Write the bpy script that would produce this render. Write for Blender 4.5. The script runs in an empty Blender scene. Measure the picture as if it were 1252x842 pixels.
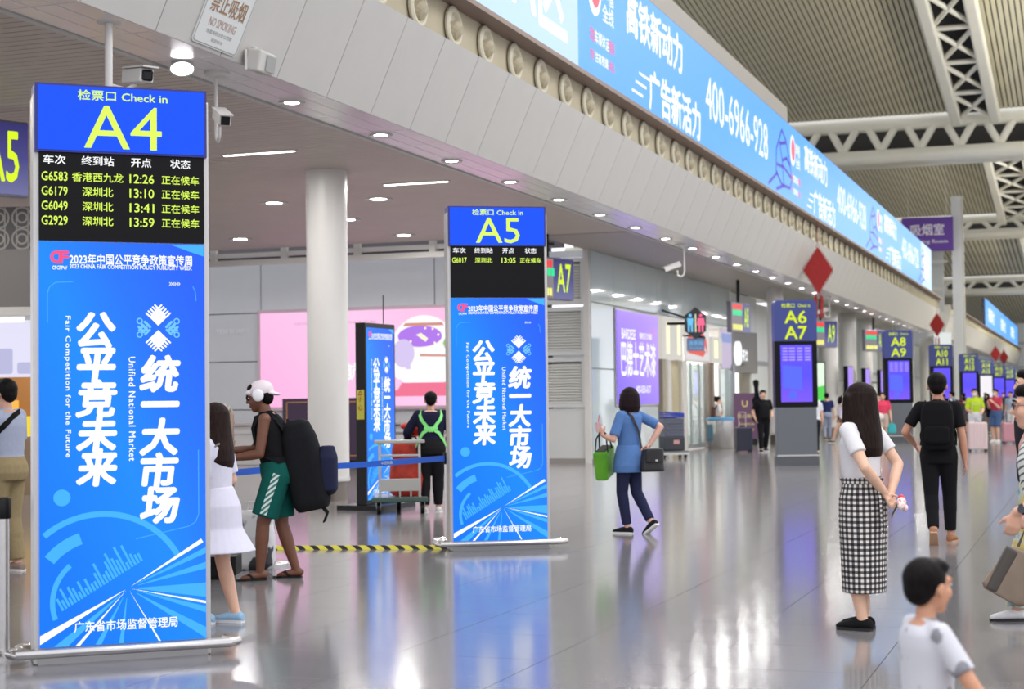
import bpy, bmesh, math, random
from mathutils import Vector, Matrix, Euler
random.seed(7)
S = bpy.context.scene
COL = S.collection
PI = math.pi

# ------------------------------------------------------------------ camera, world, lights, exposure
YAW = math.atan(710/2000); PITCH = math.atan(69.5/2000); ROLL = 0.012
cd = bpy.data.cameras.new('camera'); cam = bpy.data.objects.new('camera', cd); COL.objects.link(cam)
cd.sensor_fit = 'HORIZONTAL'; cd.sensor_width = 36.0; cd.lens = 36.0*2000/1252
cd.clip_start = 0.1; cd.clip_end = 600
cam.location = (0, 0, 1.52)
cam.rotation_euler = (Matrix.Rotation(YAW, 4, 'Z') @ Matrix.Rotation(PI/2 + PITCH, 4, 'X') @ Matrix.Rotation(-ROLL, 4, 'Z')).to_euler()
cd.dof.use_dof = True; cd.dof.focus_distance = 12.5; cd.dof.aperture_fstop = 2.8
S.camera = cam
S.view_settings.view_transform = 'Standard'; S.view_settings.look = 'None'
S.view_settings.gamma = 1.0; S.view_settings.exposure = 0.12; S.view_settings.use_curve_mapping = False

def lin(c):
    return tuple(((v/255)/12.92 if v/255 <= 0.04045 else ((v/255+0.055)/1.055)**2.4) for v in c)

W = bpy.data.worlds.new('daylight'); S.world = W; W.use_nodes = True
W.node_tree.nodes['Background'].inputs[0].default_value = (*lin((246, 247, 255)), 1)
W.node_tree.nodes['Background'].inputs[1].default_value = 1.3

def area(name, loc, rot, sx, sy, power, color=(1, 1, 1)):
    l = bpy.data.lights.new(name, 'AREA'); l.shape = 'RECTANGLE'; l.size = sx; l.size_y = sy
    l.energy = power; l.color = color
    o = bpy.data.objects.new(name, l); COL.objects.link(o); o.location = loc; o.rotation_euler = rot
    return o
# added overhead area lights that brighten the hall, not luminaires of the building
for i, y in enumerate((4, 24, 44)):
    area('added_hall_light', (3, y, 13.0), (0, 0, 0), 8, 10, 900, (1, .985, .97))
for i, y in enumerate((92, 122, 160)):
    area('added_hall_light', (3, y, 11.5), (0, 0, 0), 10, 14, 1800, (1, .99, .97))
# added upward area lights off to the right, put in to brighten the roof
for y, p in ((34, 4600), (60, 5000), (90, 9000), (124, 10000), (168, 10000)):
    area('added_roof_light', (7, y, 9.0 if y < 100 else 7.5), (PI, .25, 0), 3, 16, p, (1, .96, .88))

# ------------------------------------------------------------------ helpers
MATS = {}
def mat(name, rgb, rough=.6, metal=0., emit=0., noise=0., nscale=8., spec=None, alpha=None, trans=0., bump=0., coat=0.):
    if name in MATS: return MATS[name]
    m = bpy.data.materials.new(name); m.use_nodes = True; MATS[name] = m
    nt = m.node_tree; b = nt.nodes['Principled BSDF']
    c = (*lin(rgb), 1)
    b.inputs['Base Color'].default_value = c
    b.inputs['Roughness'].default_value = rough; b.inputs['Metallic'].default_value = metal
    if spec is not None: b.inputs['Specular IOR Level'].default_value = spec
    if trans: b.inputs['Transmission Weight'].default_value = trans
    if coat: b.inputs['Coat Weight'].default_value = coat
    if alpha is not None: b.inputs['Alpha'].default_value = alpha
    if emit:
        b.inputs['Emission Color'].default_value = c; b.inputs['Emission Strength'].default_value = emit
        b.inputs['Base Color'].default_value = (*[v*.02 for v in c[:3]], 1); b.inputs['Specular IOR Level'].default_value = .12
    if noise or bump:
        tc = nt.nodes.new('ShaderNodeTexCoord'); n = nt.nodes.new('ShaderNodeTexNoise')
        n.inputs['Scale'].default_value = nscale; n.inputs['Detail'].default_value = 4
        nt.links.new(tc.outputs['Object'], n.inputs['Vector'])
        if noise:
            r = nt.nodes.new('ShaderNodeValToRGB')
            r.color_ramp.elements[0].position = .3; r.color_ramp.elements[1].position = .7
            r.color_ramp.elements[0].color = (*[max(0, v*(1-noise)) for v in c[:3]], 1)
            r.color_ramp.elements[1].color = (*[min(1, v*(1+noise)) for v in c[:3]], 1)
            nt.links.new(n.outputs['Fac'], r.inputs['Fac']); nt.links.new(r.outputs['Color'], b.inputs['Base Color'])
        if bump:
            bp = nt.nodes.new('ShaderNodeBump'); bp.inputs['Strength'].default_value = bump; bp.inputs['Distance'].default_value = .01
            nt.links.new(n.outputs['Fac'], bp.inputs['Height']); nt.links.new(bp.outputs['Normal'], b.inputs['Normal'])
    return m

def link(name, me, m=None, parent=None, loc=None, rot=None):
    o = bpy.data.objects.new(name, me); COL.objects.link(o)
    if m is not None and len(me.materials) == 0: me.materials.append(m)
    if parent is not None: o.parent = parent
    if loc is not None: o.location = loc
    if rot is not None: o.rotation_euler = rot
    return o

def obj(name, bm, m, parent=None, smooth=False, loc=None, rot=None):
    bmesh.ops.recalc_face_normals(bm, faces=bm.faces[:])
    me = bpy.data.meshes.new(name); bm.to_mesh(me); bm.free()
    if smooth:
        for p in me.polygons: p.use_smooth = True
    o = link(name, me, m, parent, loc, rot)
    if smooth == 'auto':
        try: me.set_sharp_from_angle(angle=math.radians(38))
        except Exception: pass
    return o

def thing(name, label, cat, loc=(0, 0, 0), rz=0., group=None):
    o = bpy.data.objects.new(name, None); COL.objects.link(o); o.empty_display_size = .1
    o.location = loc; o.rotation_euler = (0, 0, rz); o['label'] = label; o['category'] = cat
    if group: o['group'] = group
    return o

def tag(o, label, cat, group=None):
    o['label'] = label; o['category'] = cat
    if group: o['group'] = group
    return o

def struct(name, bm=None, m=None, parent=None, smooth=False, loc=None, rot=None):
    if bm is None:
        o = bpy.data.objects.new(name, None); COL.objects.link(o)
        if loc: o.location = loc
    else:
        o = obj(name, bm, m, parent, smooth, loc, rot)
    o['kind'] = 'structure'
    return o

def stuff(o):
    o['kind'] = 'stuff'; return o

def box(bm, c, s, rot=None, bev=0.):
    M = Matrix.Translation(c)
    if rot is not None: M = M @ Euler(rot).to_matrix().to_4x4()
    r = bmesh.ops.create_cube(bm, size=1, matrix=M @ Matrix.Diagonal((*s, 1)))
    if bev:
        es = list({e for v in r['verts'] for e in v.link_edges})
        bmesh.ops.bevel(bm, geom=es, offset=bev, segments=2, affect='EDGES', profile=.5)
    return bm

def bx(c, s, rot=None, bev=0.):
    return box(bmesh.new(), c, s, rot, bev)

def frame_of(a, b):
    d = (Vector(b)-Vector(a)); L = d.length; d = d/L if L > 1e-9 else Vector((0, 0, 1))
    u = d.orthogonal().normalized(); v = d.cross(u)
    return d, u, v, L

def tube(bm, pts, r, seg=10, cap=True, radii=None):
    """a bent tube through pts"""
    pts = [Vector(p) for p in pts]; n = len(pts); rings = []
    u = None
    for i, p in enumerate(pts):
        if i == 0: d = pts[1]-p
        elif i == n-1: d = p-pts[i-1]
        else: d = (pts[i+1]-p).normalized()+(p-pts[i-1]).normalized()
        d.normalize()
        if u is None: u = d.orthogonal().normalized()
        else:
            u = (u-d*u.dot(d)); u.normalize()
        v = d.cross(u); rr = radii[i] if radii else r
        rings.append([bm.verts.new(p+(u*math.cos(2*PI*k/seg)+v*math.sin(2*PI*k/seg))*rr) for k in range(seg)])
    for a, b in zip(rings, rings[1:]):
        for k in range(seg):
            bm.faces.new((a[k], a[(k+1) % seg], b[(k+1) % seg], b[k]))
    if cap:
        bm.faces.new(rings[0][::-1]); bm.faces.new(rings[-1])
    return bm

def cyl(bm, a, b, r, seg=16, r2=None):
    return tube(bm, [a, b], r, seg, True, [r, r if r2 is None else r2])

def lathe(bm, prof, seg=24, c=(0, 0, 0)):
    rings = []
    for r, z in prof:
        if r < 1e-6: rings.append([bm.verts.new((c[0], c[1], c[2]+z))])
        else: rings.append([bm.verts.new((c[0]+r*math.cos(2*PI*k/seg), c[1]+r*math.sin(2*PI*k/seg), c[2]+z)) for k in range(seg)])
    for a, b in zip(rings, rings[1:]):
        for k in range(seg):
            k2 = (k+1) % seg
            if len(a) == 1 and len(b) == 1: continue
            if len(a) == 1: bm.faces.new((a[0], b[k2], b[k]))
            elif len(b) == 1: bm.faces.new((a[k], a[k2], b[0]))
            else: bm.faces.new((a[k], a[k2], b[k2], b[k]))
    if len(rings[0]) > 1: bm.faces.new(rings[0][::-1])
    if len(rings[-1]) > 1: bm.faces.new(rings[-1])
    return bm

def prism(bm, pts, y0, y1):
    """polygon in x-z extruded from y0 to y1"""
    a = [bm.verts.new((x, y0, z)) for x, z in pts]; b = [bm.verts.new((x, y1, z)) for x, z in pts]
    n = len(pts)
    bm.faces.new(a); bm.faces.new(b[::-1])
    for k in range(n): bm.faces.new((a[k], b[k], b[(k+1) % n], a[(k+1) % n]))
    return bm

def flat(bm, pts, y):
    bm.faces.new([bm.verts.new((x, y, z)) for x, z in pts]); return bm

def rrect(x0, z0, x1, z1, r, n=6, corners=(1, 1, 1, 1)):
    out = []
    for i, (cx, cz, a0) in enumerate(((x1-r, z0+r, -90), (x1-r, z1-r, 0), (x0+r, z1-r, 90), (x0+r, z0+r, 180))):
        if corners[i]:
            for k in range(n+1):
                a = math.radians(a0+90*k/n); out.append((cx+r*math.cos(a), cz+r*math.sin(a)))
        else:
            out.append(((x1 if i < 2 else x0), (z1 if i in (1, 2) else z0)))
    return out

# ------------------------------------------------------------------ lettering: text in the default font, made into flat meshes
_TX = {}
def glyphs(s, bold=0., italic=0., gap=1.):
    bold = 0.; key = (s, bold, italic, gap)
    if key not in _TX:
        cu = bpy.data.curves.new('lettering', 'FONT'); cu.body = s; cu.offset = bold; cu.shear = italic
        cu.space_character = gap; cu.resolution_u = 2
        o = bpy.data.objects.new('lettering', cu); COL.objects.link(o)
        bpy.context.view_layer.update()
        dg = bpy.context.evaluated_depsgraph_get()
        me = bpy.data.meshes.new_from_object(o.evaluated_get(dg))
        bpy.data.objects.remove(o); bpy.data.curves.remove(cu)
        vs = [v.co.copy() for v in me.vertices]; fs = [tuple(p.vertices) for p in me.polygons]
        bpy.data.meshes.remove(me)
        _TX[key] = (vs, fs)
    return _TX[key]

def put_text(bm, s, cx, cz, h, w=None, bold=0., italic=0., y=-.002, em=False, turn=0, gap=1.):
    """lay the glyphs of s on the x-z plane at depth y; bounding box centred on (cx,cz), height h, width w"""
    vs, fs = glyphs(s, bold, italic, gap)
    if not vs: return bm
    ex = bold*.95; n8 = 8 if bold > .03 else 4
    x0 = min(v.x for v in vs); x1 = max(v.x for v in vs); y0 = min(v.y for v in vs); y1 = max(v.y for v in vs)
    if em: sy = h; y0 = -.12; y1 = .88; sx = h if w is None else w
    else:
        sy = h/(y1-y0); sx = sy if w is None else w/(x1-x0)
    mx, my = (x0+x1)/2, (y0+y1)/2
    shifts = [(0, 0)] if ex < 1e-4 else [(ex*math.cos(q*PI/n8*2), ex*math.sin(q*PI/n8*2)) for q in range(n8)]
    for q_, (ox, oy) in enumerate(shifts):
        nv = []
        for v in vs:
            a, b = (v.x-mx+ox)*sx, (v.y-my+oy)*sy
            if turn: a, b = b, -a
            nv.append(bm.verts.new((cx+a, y-.0004*q_, cz+b)))
        for f in fs:
            try: bm.faces.new([nv[i] for i in f])
            except ValueError: pass
    return bm

def letters(parent, m, items, name='lettering'):
    bm = bmesh.new()
    for it in items: put_text(bm, *it[0], **it[1])
    me = bpy.data.meshes.new(name); bm.normal_update()
    for f in bm.faces:
        if f.normal.y > 0: f.normal_flip()
    bm.to_mesh(me); bm.free()
    return link(name, me, m, parent)
def T(*a, **k): return (a, k)

# ------------------------------------------------------------------ materials
M_white = mat('white_metal_panel', (196, 194, 189), .45, noise=.03, nscale=1.5)
M_soffit = mat('soffit_panel', (226, 220, 222), .2, noise=.03, nscale=2)
M_beige = mat('beige_paint', (176, 166, 140), .6, noise=.05, nscale=3)
M_disc = mat('vent_cream', (200, 193, 170), .5)
M_gap = mat('dark_gap', (22, 22, 26), .8)
M_ceil = mat('ceiling_slat', (198, 186, 178), .5, noise=.03, nscale=2)
M_roofslat = mat('roof_slat', (206, 200, 174), .55, noise=.03, nscale=.6)
M_steel = mat('truss_white_paint', (232, 229, 214), .45, noise=.02, nscale=2)
M_wall = mat('grey_wall_panel', (208, 211, 213), .4, noise=.03, nscale=1)
M_colm = mat('column_white', (214, 212, 208), .35, noise=.02, nscale=2)
M_chrome = mat('brushed_steel', (200, 198, 196), .25, 1., noise=.04, nscale=20)
M_silver = mat('silver_paint', (196, 194, 190), .35, .5, noise=.02, nscale=10)
M_black = mat('black_plastic', (16, 16, 18), .4, spec=.3)
M_scr_black = mat('unlit_screen', (12, 12, 14), .3, spec=.15)
M_navy = mat('navy_sign', (52, 64, 132), .4)
M_lamp = mat('lamp_glow', (255, 250, 244), .4, emit=4.0)
E_white = mat('lit_white', (250, 252, 255), .4, emit=1.05)
E_yel = mat('lit_yellow', (222, 255, 96), .4, emit=1.0)
E_yel2 = mat('lit_yellow_strong', (214, 232, 40), .4, emit=1.0)
E_blue = mat('lit_blue', (26, 84, 255), .4, emit=1.0)
E_led = mat('lit_sky_blue', (90, 172, 255), .4, emit=1.0)
E_ledl = mat('lit_pale_blue', (186, 218, 255), .4, emit=1.0)
E_pink = mat('lit_red_pink', (250, 90, 120), .4, emit=1.0)
E_cyan = mat('lit_cyan', (120, 205, 255), .4, emit=.9)
E_purple = mat('lit_violet', (110, 84, 226), .4, emit=1.0, noise=0)
E_red = mat('lit_red', (255, 60, 50), .4, emit=1.0)
E_green = mat('lit_green', (30, 230, 150), .4, emit=1.0)
E_indigo = mat('lit_indigo', (64, 60, 196), .4, emit=1.0)
E_cream = mat('lit_cream', (255, 244, 200), .4, emit=1.1)

def screen_gradient(name, stops, axis=(0, 0, 1), lo=0., hi=1., strength=1.):
    """what a lit screen shows: a colour ramp along one object axis"""
    m = bpy.data.materials.new(name); m.use_nodes = True; nt = m.node_tree; b = nt.nodes['Principled BSDF']
    tc = nt.nodes.new('ShaderNodeTexCoord'); d = nt.nodes.new('ShaderNodeVectorMath'); d.operation = 'DOT_PRODUCT'
    d.inputs[1].default_value = axis
    mr = nt.nodes.new('ShaderNodeMapRange'); mr.inputs['From Min'].default_value = lo; mr.inputs['From Max'].default_value = hi
    r = nt.nodes.new('ShaderNodeValToRGB')
    for i, (p, c) in enumerate(stops):
        e = r.color_ramp.elements[i] if i < 2 else r.color_ramp.elements.new(p)
        e.position = p; e.color = (*lin(c), 1)
    nt.links.new(tc.outputs['Object'], d.inputs[0]); nt.links.new(d.outputs['Value'], mr.inputs['Value'])
    nt.links.new(mr.outputs['Result'], r.inputs['Fac']); nt.links.new(r.outputs['Color'], b.inputs['Emission Color'])
    b.inputs['Base Color'].default_value = (.006, .006, .01, 1); b.inputs['Specular IOR Level'].default_value = .12; b.inputs['Emission Strength'].default_value = strength
    b.inputs['Roughness'].default_value = .35
    return m

# floor: polished grey porcelain
def floor_mat():
    m = bpy.data.materials.new('polished_floor_tile'); m.use_nodes = True; nt = m.node_tree; b = nt.nodes['Principled BSDF']
    g = nt.nodes.new('ShaderNodeNewGeometry'); n = nt.nodes.new('ShaderNodeTexNoise'); n.inputs['Scale'].default_value = 3.; n.inputs['Detail'].default_value = 6
    oi = nt.nodes.new('ShaderNodeObjectInfo')
    n2 = nt.nodes.new('ShaderNodeTexNoise'); n2.inputs['Scale'].default_value = 60; n2.inputs['Detail'].default_value = 3
    nt.links.new(g.outputs['Position'], n.inputs['Vector']); nt.links.new(g.outputs['Position'], n2.inputs['Vector'])
    mx = nt.nodes.new('ShaderNodeMath'); mx.operation = 'MULTIPLY_ADD'; mx.inputs[1].default_value = .5
    nt.links.new(n.outputs['Fac'], mx.inputs[0])
    m2 = nt.nodes.new('ShaderNodeMath'); m2.operation = 'MULTIPLY'; m2.inputs[1].default_value = .5
    nt.links.new(n2.outputs['Fac'], m2.inputs[0]); nt.links.new(m2.outputs[0], mx.inputs[2])
    r = nt.nodes.new('ShaderNodeValToRGB'); r.color_ramp.elements[0].position = .3; r.color_ramp.elements[1].position = .7
    r.color_ramp.elements[0].color = (*lin((120, 117, 117)), 1); r.color_ramp.elements[1].color = (*lin((134, 131, 131)), 1)
    nt.links.new(mx.outputs[0], r.inputs['Fac']); nt.links.new(r.outputs['Color'], b.inputs['Base Color'])
    b.inputs['Roughness'].default_value = .13; b.inputs['IOR'].default_value = 1.5
    b.inputs['Coat Weight'].default_value = 0.0
    return m
M_floor = floor_mat()
# ------------------------------------------------------------------ the floor
TILE = .95
fl = struct('floor', bx((-8, 110, -.16), (60, 246, .3)), mat('floor_grout', (92, 88, 86), .5))
def cam_px(p):
    q = Vector(p)-Vector((0, 0, 1.52)); f = Vector((-math.sin(YAW), math.cos(YAW), 0)); r = Vector((math.cos(YAW), math.sin(YAW), 0))
    d = q.dot(f)
    return (626+2000*q.dot(r)/d, d) if d > .5 else (None, d)
cells = []
for i in range(-20, 16):
    for j in range(2, 80):
        c = (-1.18+(i+.5)*TILE, (j+.5)*TILE+.62, 0)
        u, d = cam_px(c)
        vis = u is not None and -20 < u < 1290 and d > 7.2
        cells.append((d if vis else 1e3+abs(c[1]), c))
cells.sort(key=lambda t: t[0])
tb = bx((0, 0, -.005), (TILE-.005, TILE-.005, .01)); tme = bpy.data.meshes.new('tile'); tb.to_mesh(tme); tb.free(); tme.materials.append(M_floor)
for d, c in cells[:296]:
    t = link('tile', tme, None, fl); t.location = c
bm = bmesh.new()
for d, c in cells[296:]:
    h = (TILE-.005)/2
    bm.faces.new([bm.verts.new((c[0]+a*h, c[1]+b*h, 0)) for a, b in ((-1, -1), (1, -1), (1, 1), (-1, 1))])
ymax = max(c[1] for d, c in cells)+TILE/2; xmin = min(c[0] for d, c in cells)-TILE/2; xmax = max(c[0] for d, c in cells)+TILE/2
for (a, b, c, e) in ((-36, xmin-.005, -10, ymax), (xmax+.005, 20, -10, ymax), (-36, 20, ymax+.005, 232), (xmin, xmax, -10, min(c[1] for d, c in cells)-TILE/2-.005)):
    bm.faces.new([bm.verts.new(p) for p in ((a, c, 0), (b, c, 0), (b, e, 0), (a, e, 0))])
stuff(obj('distant_tile', bm, M_floor, fl))

# ------------------------------------------------------------------ left side: sloping white fascia, nozzle strip, soffit
def fascia(name, soffit_name, y0, y1, near):
    w = struct(name)
    P = 1.18
    n = int((y1-y0)/P)
    # one panel: a slab leaning out towards the hall
    b = bmesh.new()
    cs = [(-8.0, 4.94), (-7.5, 6.05), (-7.56, 6.08), (-8.06, 4.97)]
    a1 = [b.verts.new((x, .008, z)) for x, z in cs]; a2 = [b.verts.new((x, P-.008, z)) for x, z in cs]
    b.faces.new(a1); b.faces.new(a2[::-1])
    for k in range(4): b.faces.new((a1[k], a2[k], a2[(k+1) % 4], a1[(k+1) % 4]))
    bmesh.ops.recalc_face_normals(b, faces=b.faces[:])
    pm = bpy.data.meshes.new('panel'); b.to_mesh(pm); b.free(); pm.materials.append(M_white)
    s = bmesh.new()
    for k in range(3):
        box(s, (-8.13-.245*k, P/2, 4.955), (.237, P-.012, .03))
    sm = bpy.data.meshes.new('soffit_tile'); s.to_mesh(sm); s.free(); sm.materials.append(M_soffit)
    nz = bmesh.new(); lathe(nz, [(.27, 0), (.27, .03), (.23, .05), (.2, .05), (.14, -.03), (.1, -.05), (0, -.05)], 20)
    bmesh.ops.rotate(nz, verts=nz.verts, matrix=Matrix.Rotation(PI/2, 3, 'Y'))
    bmesh.ops.recalc_face_normals(nz, faces=nz.faces[:])
    nm = bpy.data.meshes.new('air_nozzle'); nz.to_mesh(nm); nz.free(); nm.materials.append(M_disc)
    eb = bmesh.new(); lathe(eb, [(.13, 0), (.13, .05), (.09, .12), (0, .14)], 14)
    bmesh.ops.rotate(eb, verts=eb.verts, matrix=Matrix.Rotation(PI/2+.5, 3, 'Y')); bmesh.ops.recalc_face_normals(eb, faces=eb.faces[:])
    em = bpy.data.meshes.new('nozzle_ball'); eb.to_mesh(em); eb.free(); em.materials.append(M_beige)
    sf = struct(soffit_name)
    for k in range(n):
        y = y0+k*P
        o = link('panel', pm, None, w); o.location = (0, y, 0)
        o = link('soffit_panel', sm, None, sf); o.location = (0, y, 0)
        o = link('air_nozzle', nm, None, w); o.location = (-7.65, y+P*.52, 6.33)
        if near and y < 50:
            c = link('nozzle_ball', em, None, o); c.location = (-.02, .03, -.02)
    L = n*P
    obj('nozzle_strip', bx((-7.72, y0+L/2, 6.33), (.1, L, .74)), M_beige, w)
    lip = bx((-7.52, y0+L/2, 6.64), (.3, L, .07)); obj('ledge', lip, mat('ledge_brown', (132, 112, 104), .5), w)
    obj('back_panel', bx((-8.08, y0+L/2, 5.6), (.3, L, 1.2)), M_gap, w, loc=(-.1, 0, 0))
    for yy in (y0-.03, y0+L+.03):
        e = bmesh.new(); cs = [(-8.0, 4.93), (-7.5, 6.05), (-7.5, 6.68), (-8.78, 6.68), (-8.78, 4.93)]
        a1 = [e.verts.new((x, yy-.03, z)) for x, z in cs]; a2 = [e.verts.new((x, yy+.03, z)) for x, z in cs]
        e.faces.new(a1); e.faces.new(a2[::-1])
        for q in range(5): e.faces.new((a1[q], a2[q], a2[(q+1) % 5], a1[(q+1) % 5]))
        obj('end_panel', e, M_white, w)
    obj('soffit_lip', bx((-8.79, y0+L/2, 5.06), (.05, L, .28)), M_white, sf)
    obj('soffit_backing', bx((-8.38, y0+L/2, 4.99), (.76, L, .03)), M_gap, sf)
    return L
fascia('wall_left', 'trim_1', 7.0, 88.8, True)
fascia('wall_left_far', 'trim_2', 95.5, 190, False)
# upper wall above the boards and the grey housing strip over the first board
bm = bmesh.new()
for k in range(66): box(bm, (-7.6, 8.4+k*1.18, 6.735), (.14, .12, .13))
BRACKETS = bm

# lower slatted ceiling over the gates (slats run across the hall)
c = struct('ceiling')
bm = bmesh.new()
y = 3.0
while y < 34.4:
    box(bm, (-20, y, 5.215), (22.4, .15, .03)); y += .172
stuff(obj('slat', bm, M_ceil, c))
obj('backing', bx((-20, 18.7, 5.27), (22.4, 31.6, .04)), mat('ceiling_backing', (116, 106, 98), .8), c)
obj('ceiling_panel', bx((-10.2, 61.5, 5.22), (2.8, 54, .05)), mat('ceiling_panel_grey', (170, 164, 156), .5), c)
# white rails and dark slot where the lower ceiling stops before the back wall
r = struct('trim_3')
for i, (z, h) in enumerate(((4.9, .13), (5.09, .1))):
    obj('rail', bx((-20.2, 34.62+.1*i, z), (17.2, .12, h)), M_white, r)
for k in range(9):
    obj('hanger', bx((-27.5+k*1.9, 34.66, 5.06), (.16, .1, .36)), M_white, r)
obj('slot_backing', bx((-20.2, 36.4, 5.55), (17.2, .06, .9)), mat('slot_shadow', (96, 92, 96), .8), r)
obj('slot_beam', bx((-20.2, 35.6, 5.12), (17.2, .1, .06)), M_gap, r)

# ------------------------------------------------------------------ back wall with joints, louvre bay
wb = struct('wall_back')
obj('backing', bx((-19.6, 38.14, 3.0), (14.2, .1, 6.4)), mat('joint_dark', (86, 88, 90), .7), wb)
xs = [-27.8+2.45*k for k in range(7)]
zs = [0.0, 1.38, 2.64, 3.9, 5.2, 6.2]
pms = {}
for i in range(len(xs)):
    x0 = xs[i]; x1 = min(x0+2.45, -12.72)
    for z0, z1 in zip(zs, zs[1:]):
        k = (round(x1-x0, 3), round(z1-z0, 3))
        if k not in pms:
            b = bx((0, 0, 0), (k[0]-.025, .06, k[1]-.025), bev=.006); me = bpy.data.meshes.new('panel'); b.to_mesh(me); b.free(); me.materials.append(M_wall); pms[k] = me
        o = link('panel', pms[k], None, wb); o.location = ((x0+x1)/2, 38.06, (z0+z1)/2)
# louvre bay
wl = struct('wall_gate')
M_lv = mat('louvre_grey', (192, 194, 192), .45)
obj('bay_panel', bx((-12.15, 38.1, .68), (1.06, .1, 1.3)), M_lv, wl)
obj('bay_plinth', bx((-12.15, 38.05, .06), (1.1, .12, .12)), mat('plinth_grey', (140, 136, 130), .5), wl)
for z0, z1 in ((1.36, 2.57), (2.63, 3.80), (3.87, 5.0)):
    f = bmesh.new()
    for cx in (-12.66, -11.66): box(f, (cx, 38.06, (z0+z1)/2), (.1, .12, z1-z0))
    for cz in (z0+.05, z1-.05): box(f, (-12.16, 38.06, cz), (.9, .12, .1))
    fo = obj('louvre_frame', f, M_lv, wl)
    s = bmesh.new(); z = z0+.14
    while z < z1-.12:
        box(s, (-12.16, 38.07, z), (.9, .09, .015), rot=(.75, 0, 0)); z += .068
    stuff(obj('louvre_slat', s, mat('louvre_slat', (206, 206, 200), .5), fo))
    obj('louvre_back', bx((-12.16, 38.15, (z0+z1)/2), (.95, .02, z1-z0)), mat('louvre_dark', (110, 110, 106), .8), wl)
obj('corner_post', bx((-11.55, 38.0, 2.6), (.14, .14, 5.2)), M_white, wl)
obj('bay_header', bx((-12.1, 38.1, 5.1), (1.1, .1, .16)), M_wall, wl)

# ------------------------------------------------------------------ side wall: back-painted glass, openings of the washrooms
ws = struct('wall_side')
M_glass = mat('pale_glass_panel', (204, 218, 220), .06, coat=.5)
M_mull = mat('mullion_grey', (150, 156, 158), .4, .4)
M_clear = mat('clear_glass', (222, 236, 236), .02, trans=.9)
M_room = mat('washroom_tile', (236, 236, 232), .3)
XS = -11.5
def pane(name, y0, y1, z0, z1, m, dx=0., t=.04):
    return obj(name, bx((XS+dx, (y0+y1)/2, (z0+z1)/2), (t, y1-y0-.03, z1-z0-.03)), m, ws)
for y0, y1 in ((38.1, 40.1), (40.1, 42.3), (42.3, 44.5), (44.5, 46.0), (46.0, 47.6), (47.6, 51.2), (51.2, 54.3)):
    pane('pane', y0, y1, 3.92, 5.2, M_glass)
pane('pane', 38.1, 40.1, .1, 2.3, M_glass); pane('pane', 38.1, 40.1, 2.3, 3.92, M_glass)
pane('pane', 40.1, 42.3, .1, 1.36, M_glass); pane('pane', 42.3, 44.5, .1, 1.36, M_glass)
obj('backing', bx((XS-.08, 41.3, 2.6), (.08, 6.4, 5.2)), M_mull, ws)
obj('backing', bx((XS-.08, 49.4, 4.56), (.08, 9.8, 1.28)), M_mull, ws)
obj('sill', bx((XS+.02, 41.3, .05), (.1, 6.5, .1)), mat('plinth_grey', (140, 136, 130), .5), ws)
# lit light-box band over the openings
pane('light_box', 44.6, 47.0, 2.66, 3.86, mat('lit_warm_panel', (226, 222, 214), .5, emit=.75), 0, .3)
for y in (45.0, 46.3): pane('lamp_strip', y, y+.34, 2.8, 3.72, E_cream, .16, .02)
pane('light_box', 50.9, 52.4, 2.66, 3.5, mat('lit_warm_panel', (226, 222, 214), .5, emit=.75), 0, .3)
pane('lamp_strip', 51.2, 51.7, 2.8, 3.4, E_cream, .16, .02)
for y, wd, m in ((44.75, .36, mat('olive_jamb', (150, 142, 118), .5)), (45.35, .4, M_white), (46.55, .36, mat('olive_jamb', (150, 142, 118), .5)), (47.2, .5, M_white), (51.0, .3, mat('brown_jamb', (120, 104, 92), .5)), (54.2, .3, M_mull)):
    obj('jamb', bx((XS, y, 1.33), (.3, wd, 2.66)), m, ws)
for y0, y1 in ((47.5, 48.5), (48.5, 49.6), (49.6, 50.8), (52.6, 54.0)):
    pane('door_pane', y0, y1, .15, 2.6, M_clear, .0, .02)
    obj('door_rail', bx((XS, (y0+y1)/2, .1), (.06, y1-y0, .14)), M_mull, ws)
    obj('door_stile', bx((XS, y0, 1.33), (.07, .07, 2.6)), M_mull, ws)
obj('room_wall', bx((-15.4, 49.4, 2.0), (.1, 10, 4.0)), M_room, ws)
obj('room_wall', bx((-13.5, 44.45, 2.0), (3.9, .1, 4.0)), M_room, ws)
obj('room_wall', bx((-13.5, 54.45, 2.6), (3.9, .1, 5.2)), M_room, ws)
obj('room_ceiling', bx((-13.5, 49.4, 3.9), (3.9, 9.9, .06)), M_room, ws)
for y in (45.8, 49.0, 52.5):
    obj('room_lamp', bx((-13.2, y, 3.85), (.5, 1.6, .04)), mat('room_lamp_glow', (255, 252, 246), .4, emit=16.), ws)
    li = bpy.data.lights.new('lamp_light', 'AREA'); li.shape = 'RECTANGLE'; li.size = .5; li.size_y = 1.6; li.energy = 120
    lo = bpy.data.objects.new('lamp_light', li); COL.objects.link(lo); lo.location = (-13.2, y, 3.82)
obj('partition', bx((-13.0, 50.9, 1.2), (1.6, .08, 2.4)), mat('pink_partition', (232, 170, 176), .5), ws)
obj('partition', bx((-12.6, 48.9, 1.0), (.06, .5, 2.0)), mat('red_pink_panel', (222, 110, 130), .5), ws)

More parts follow.
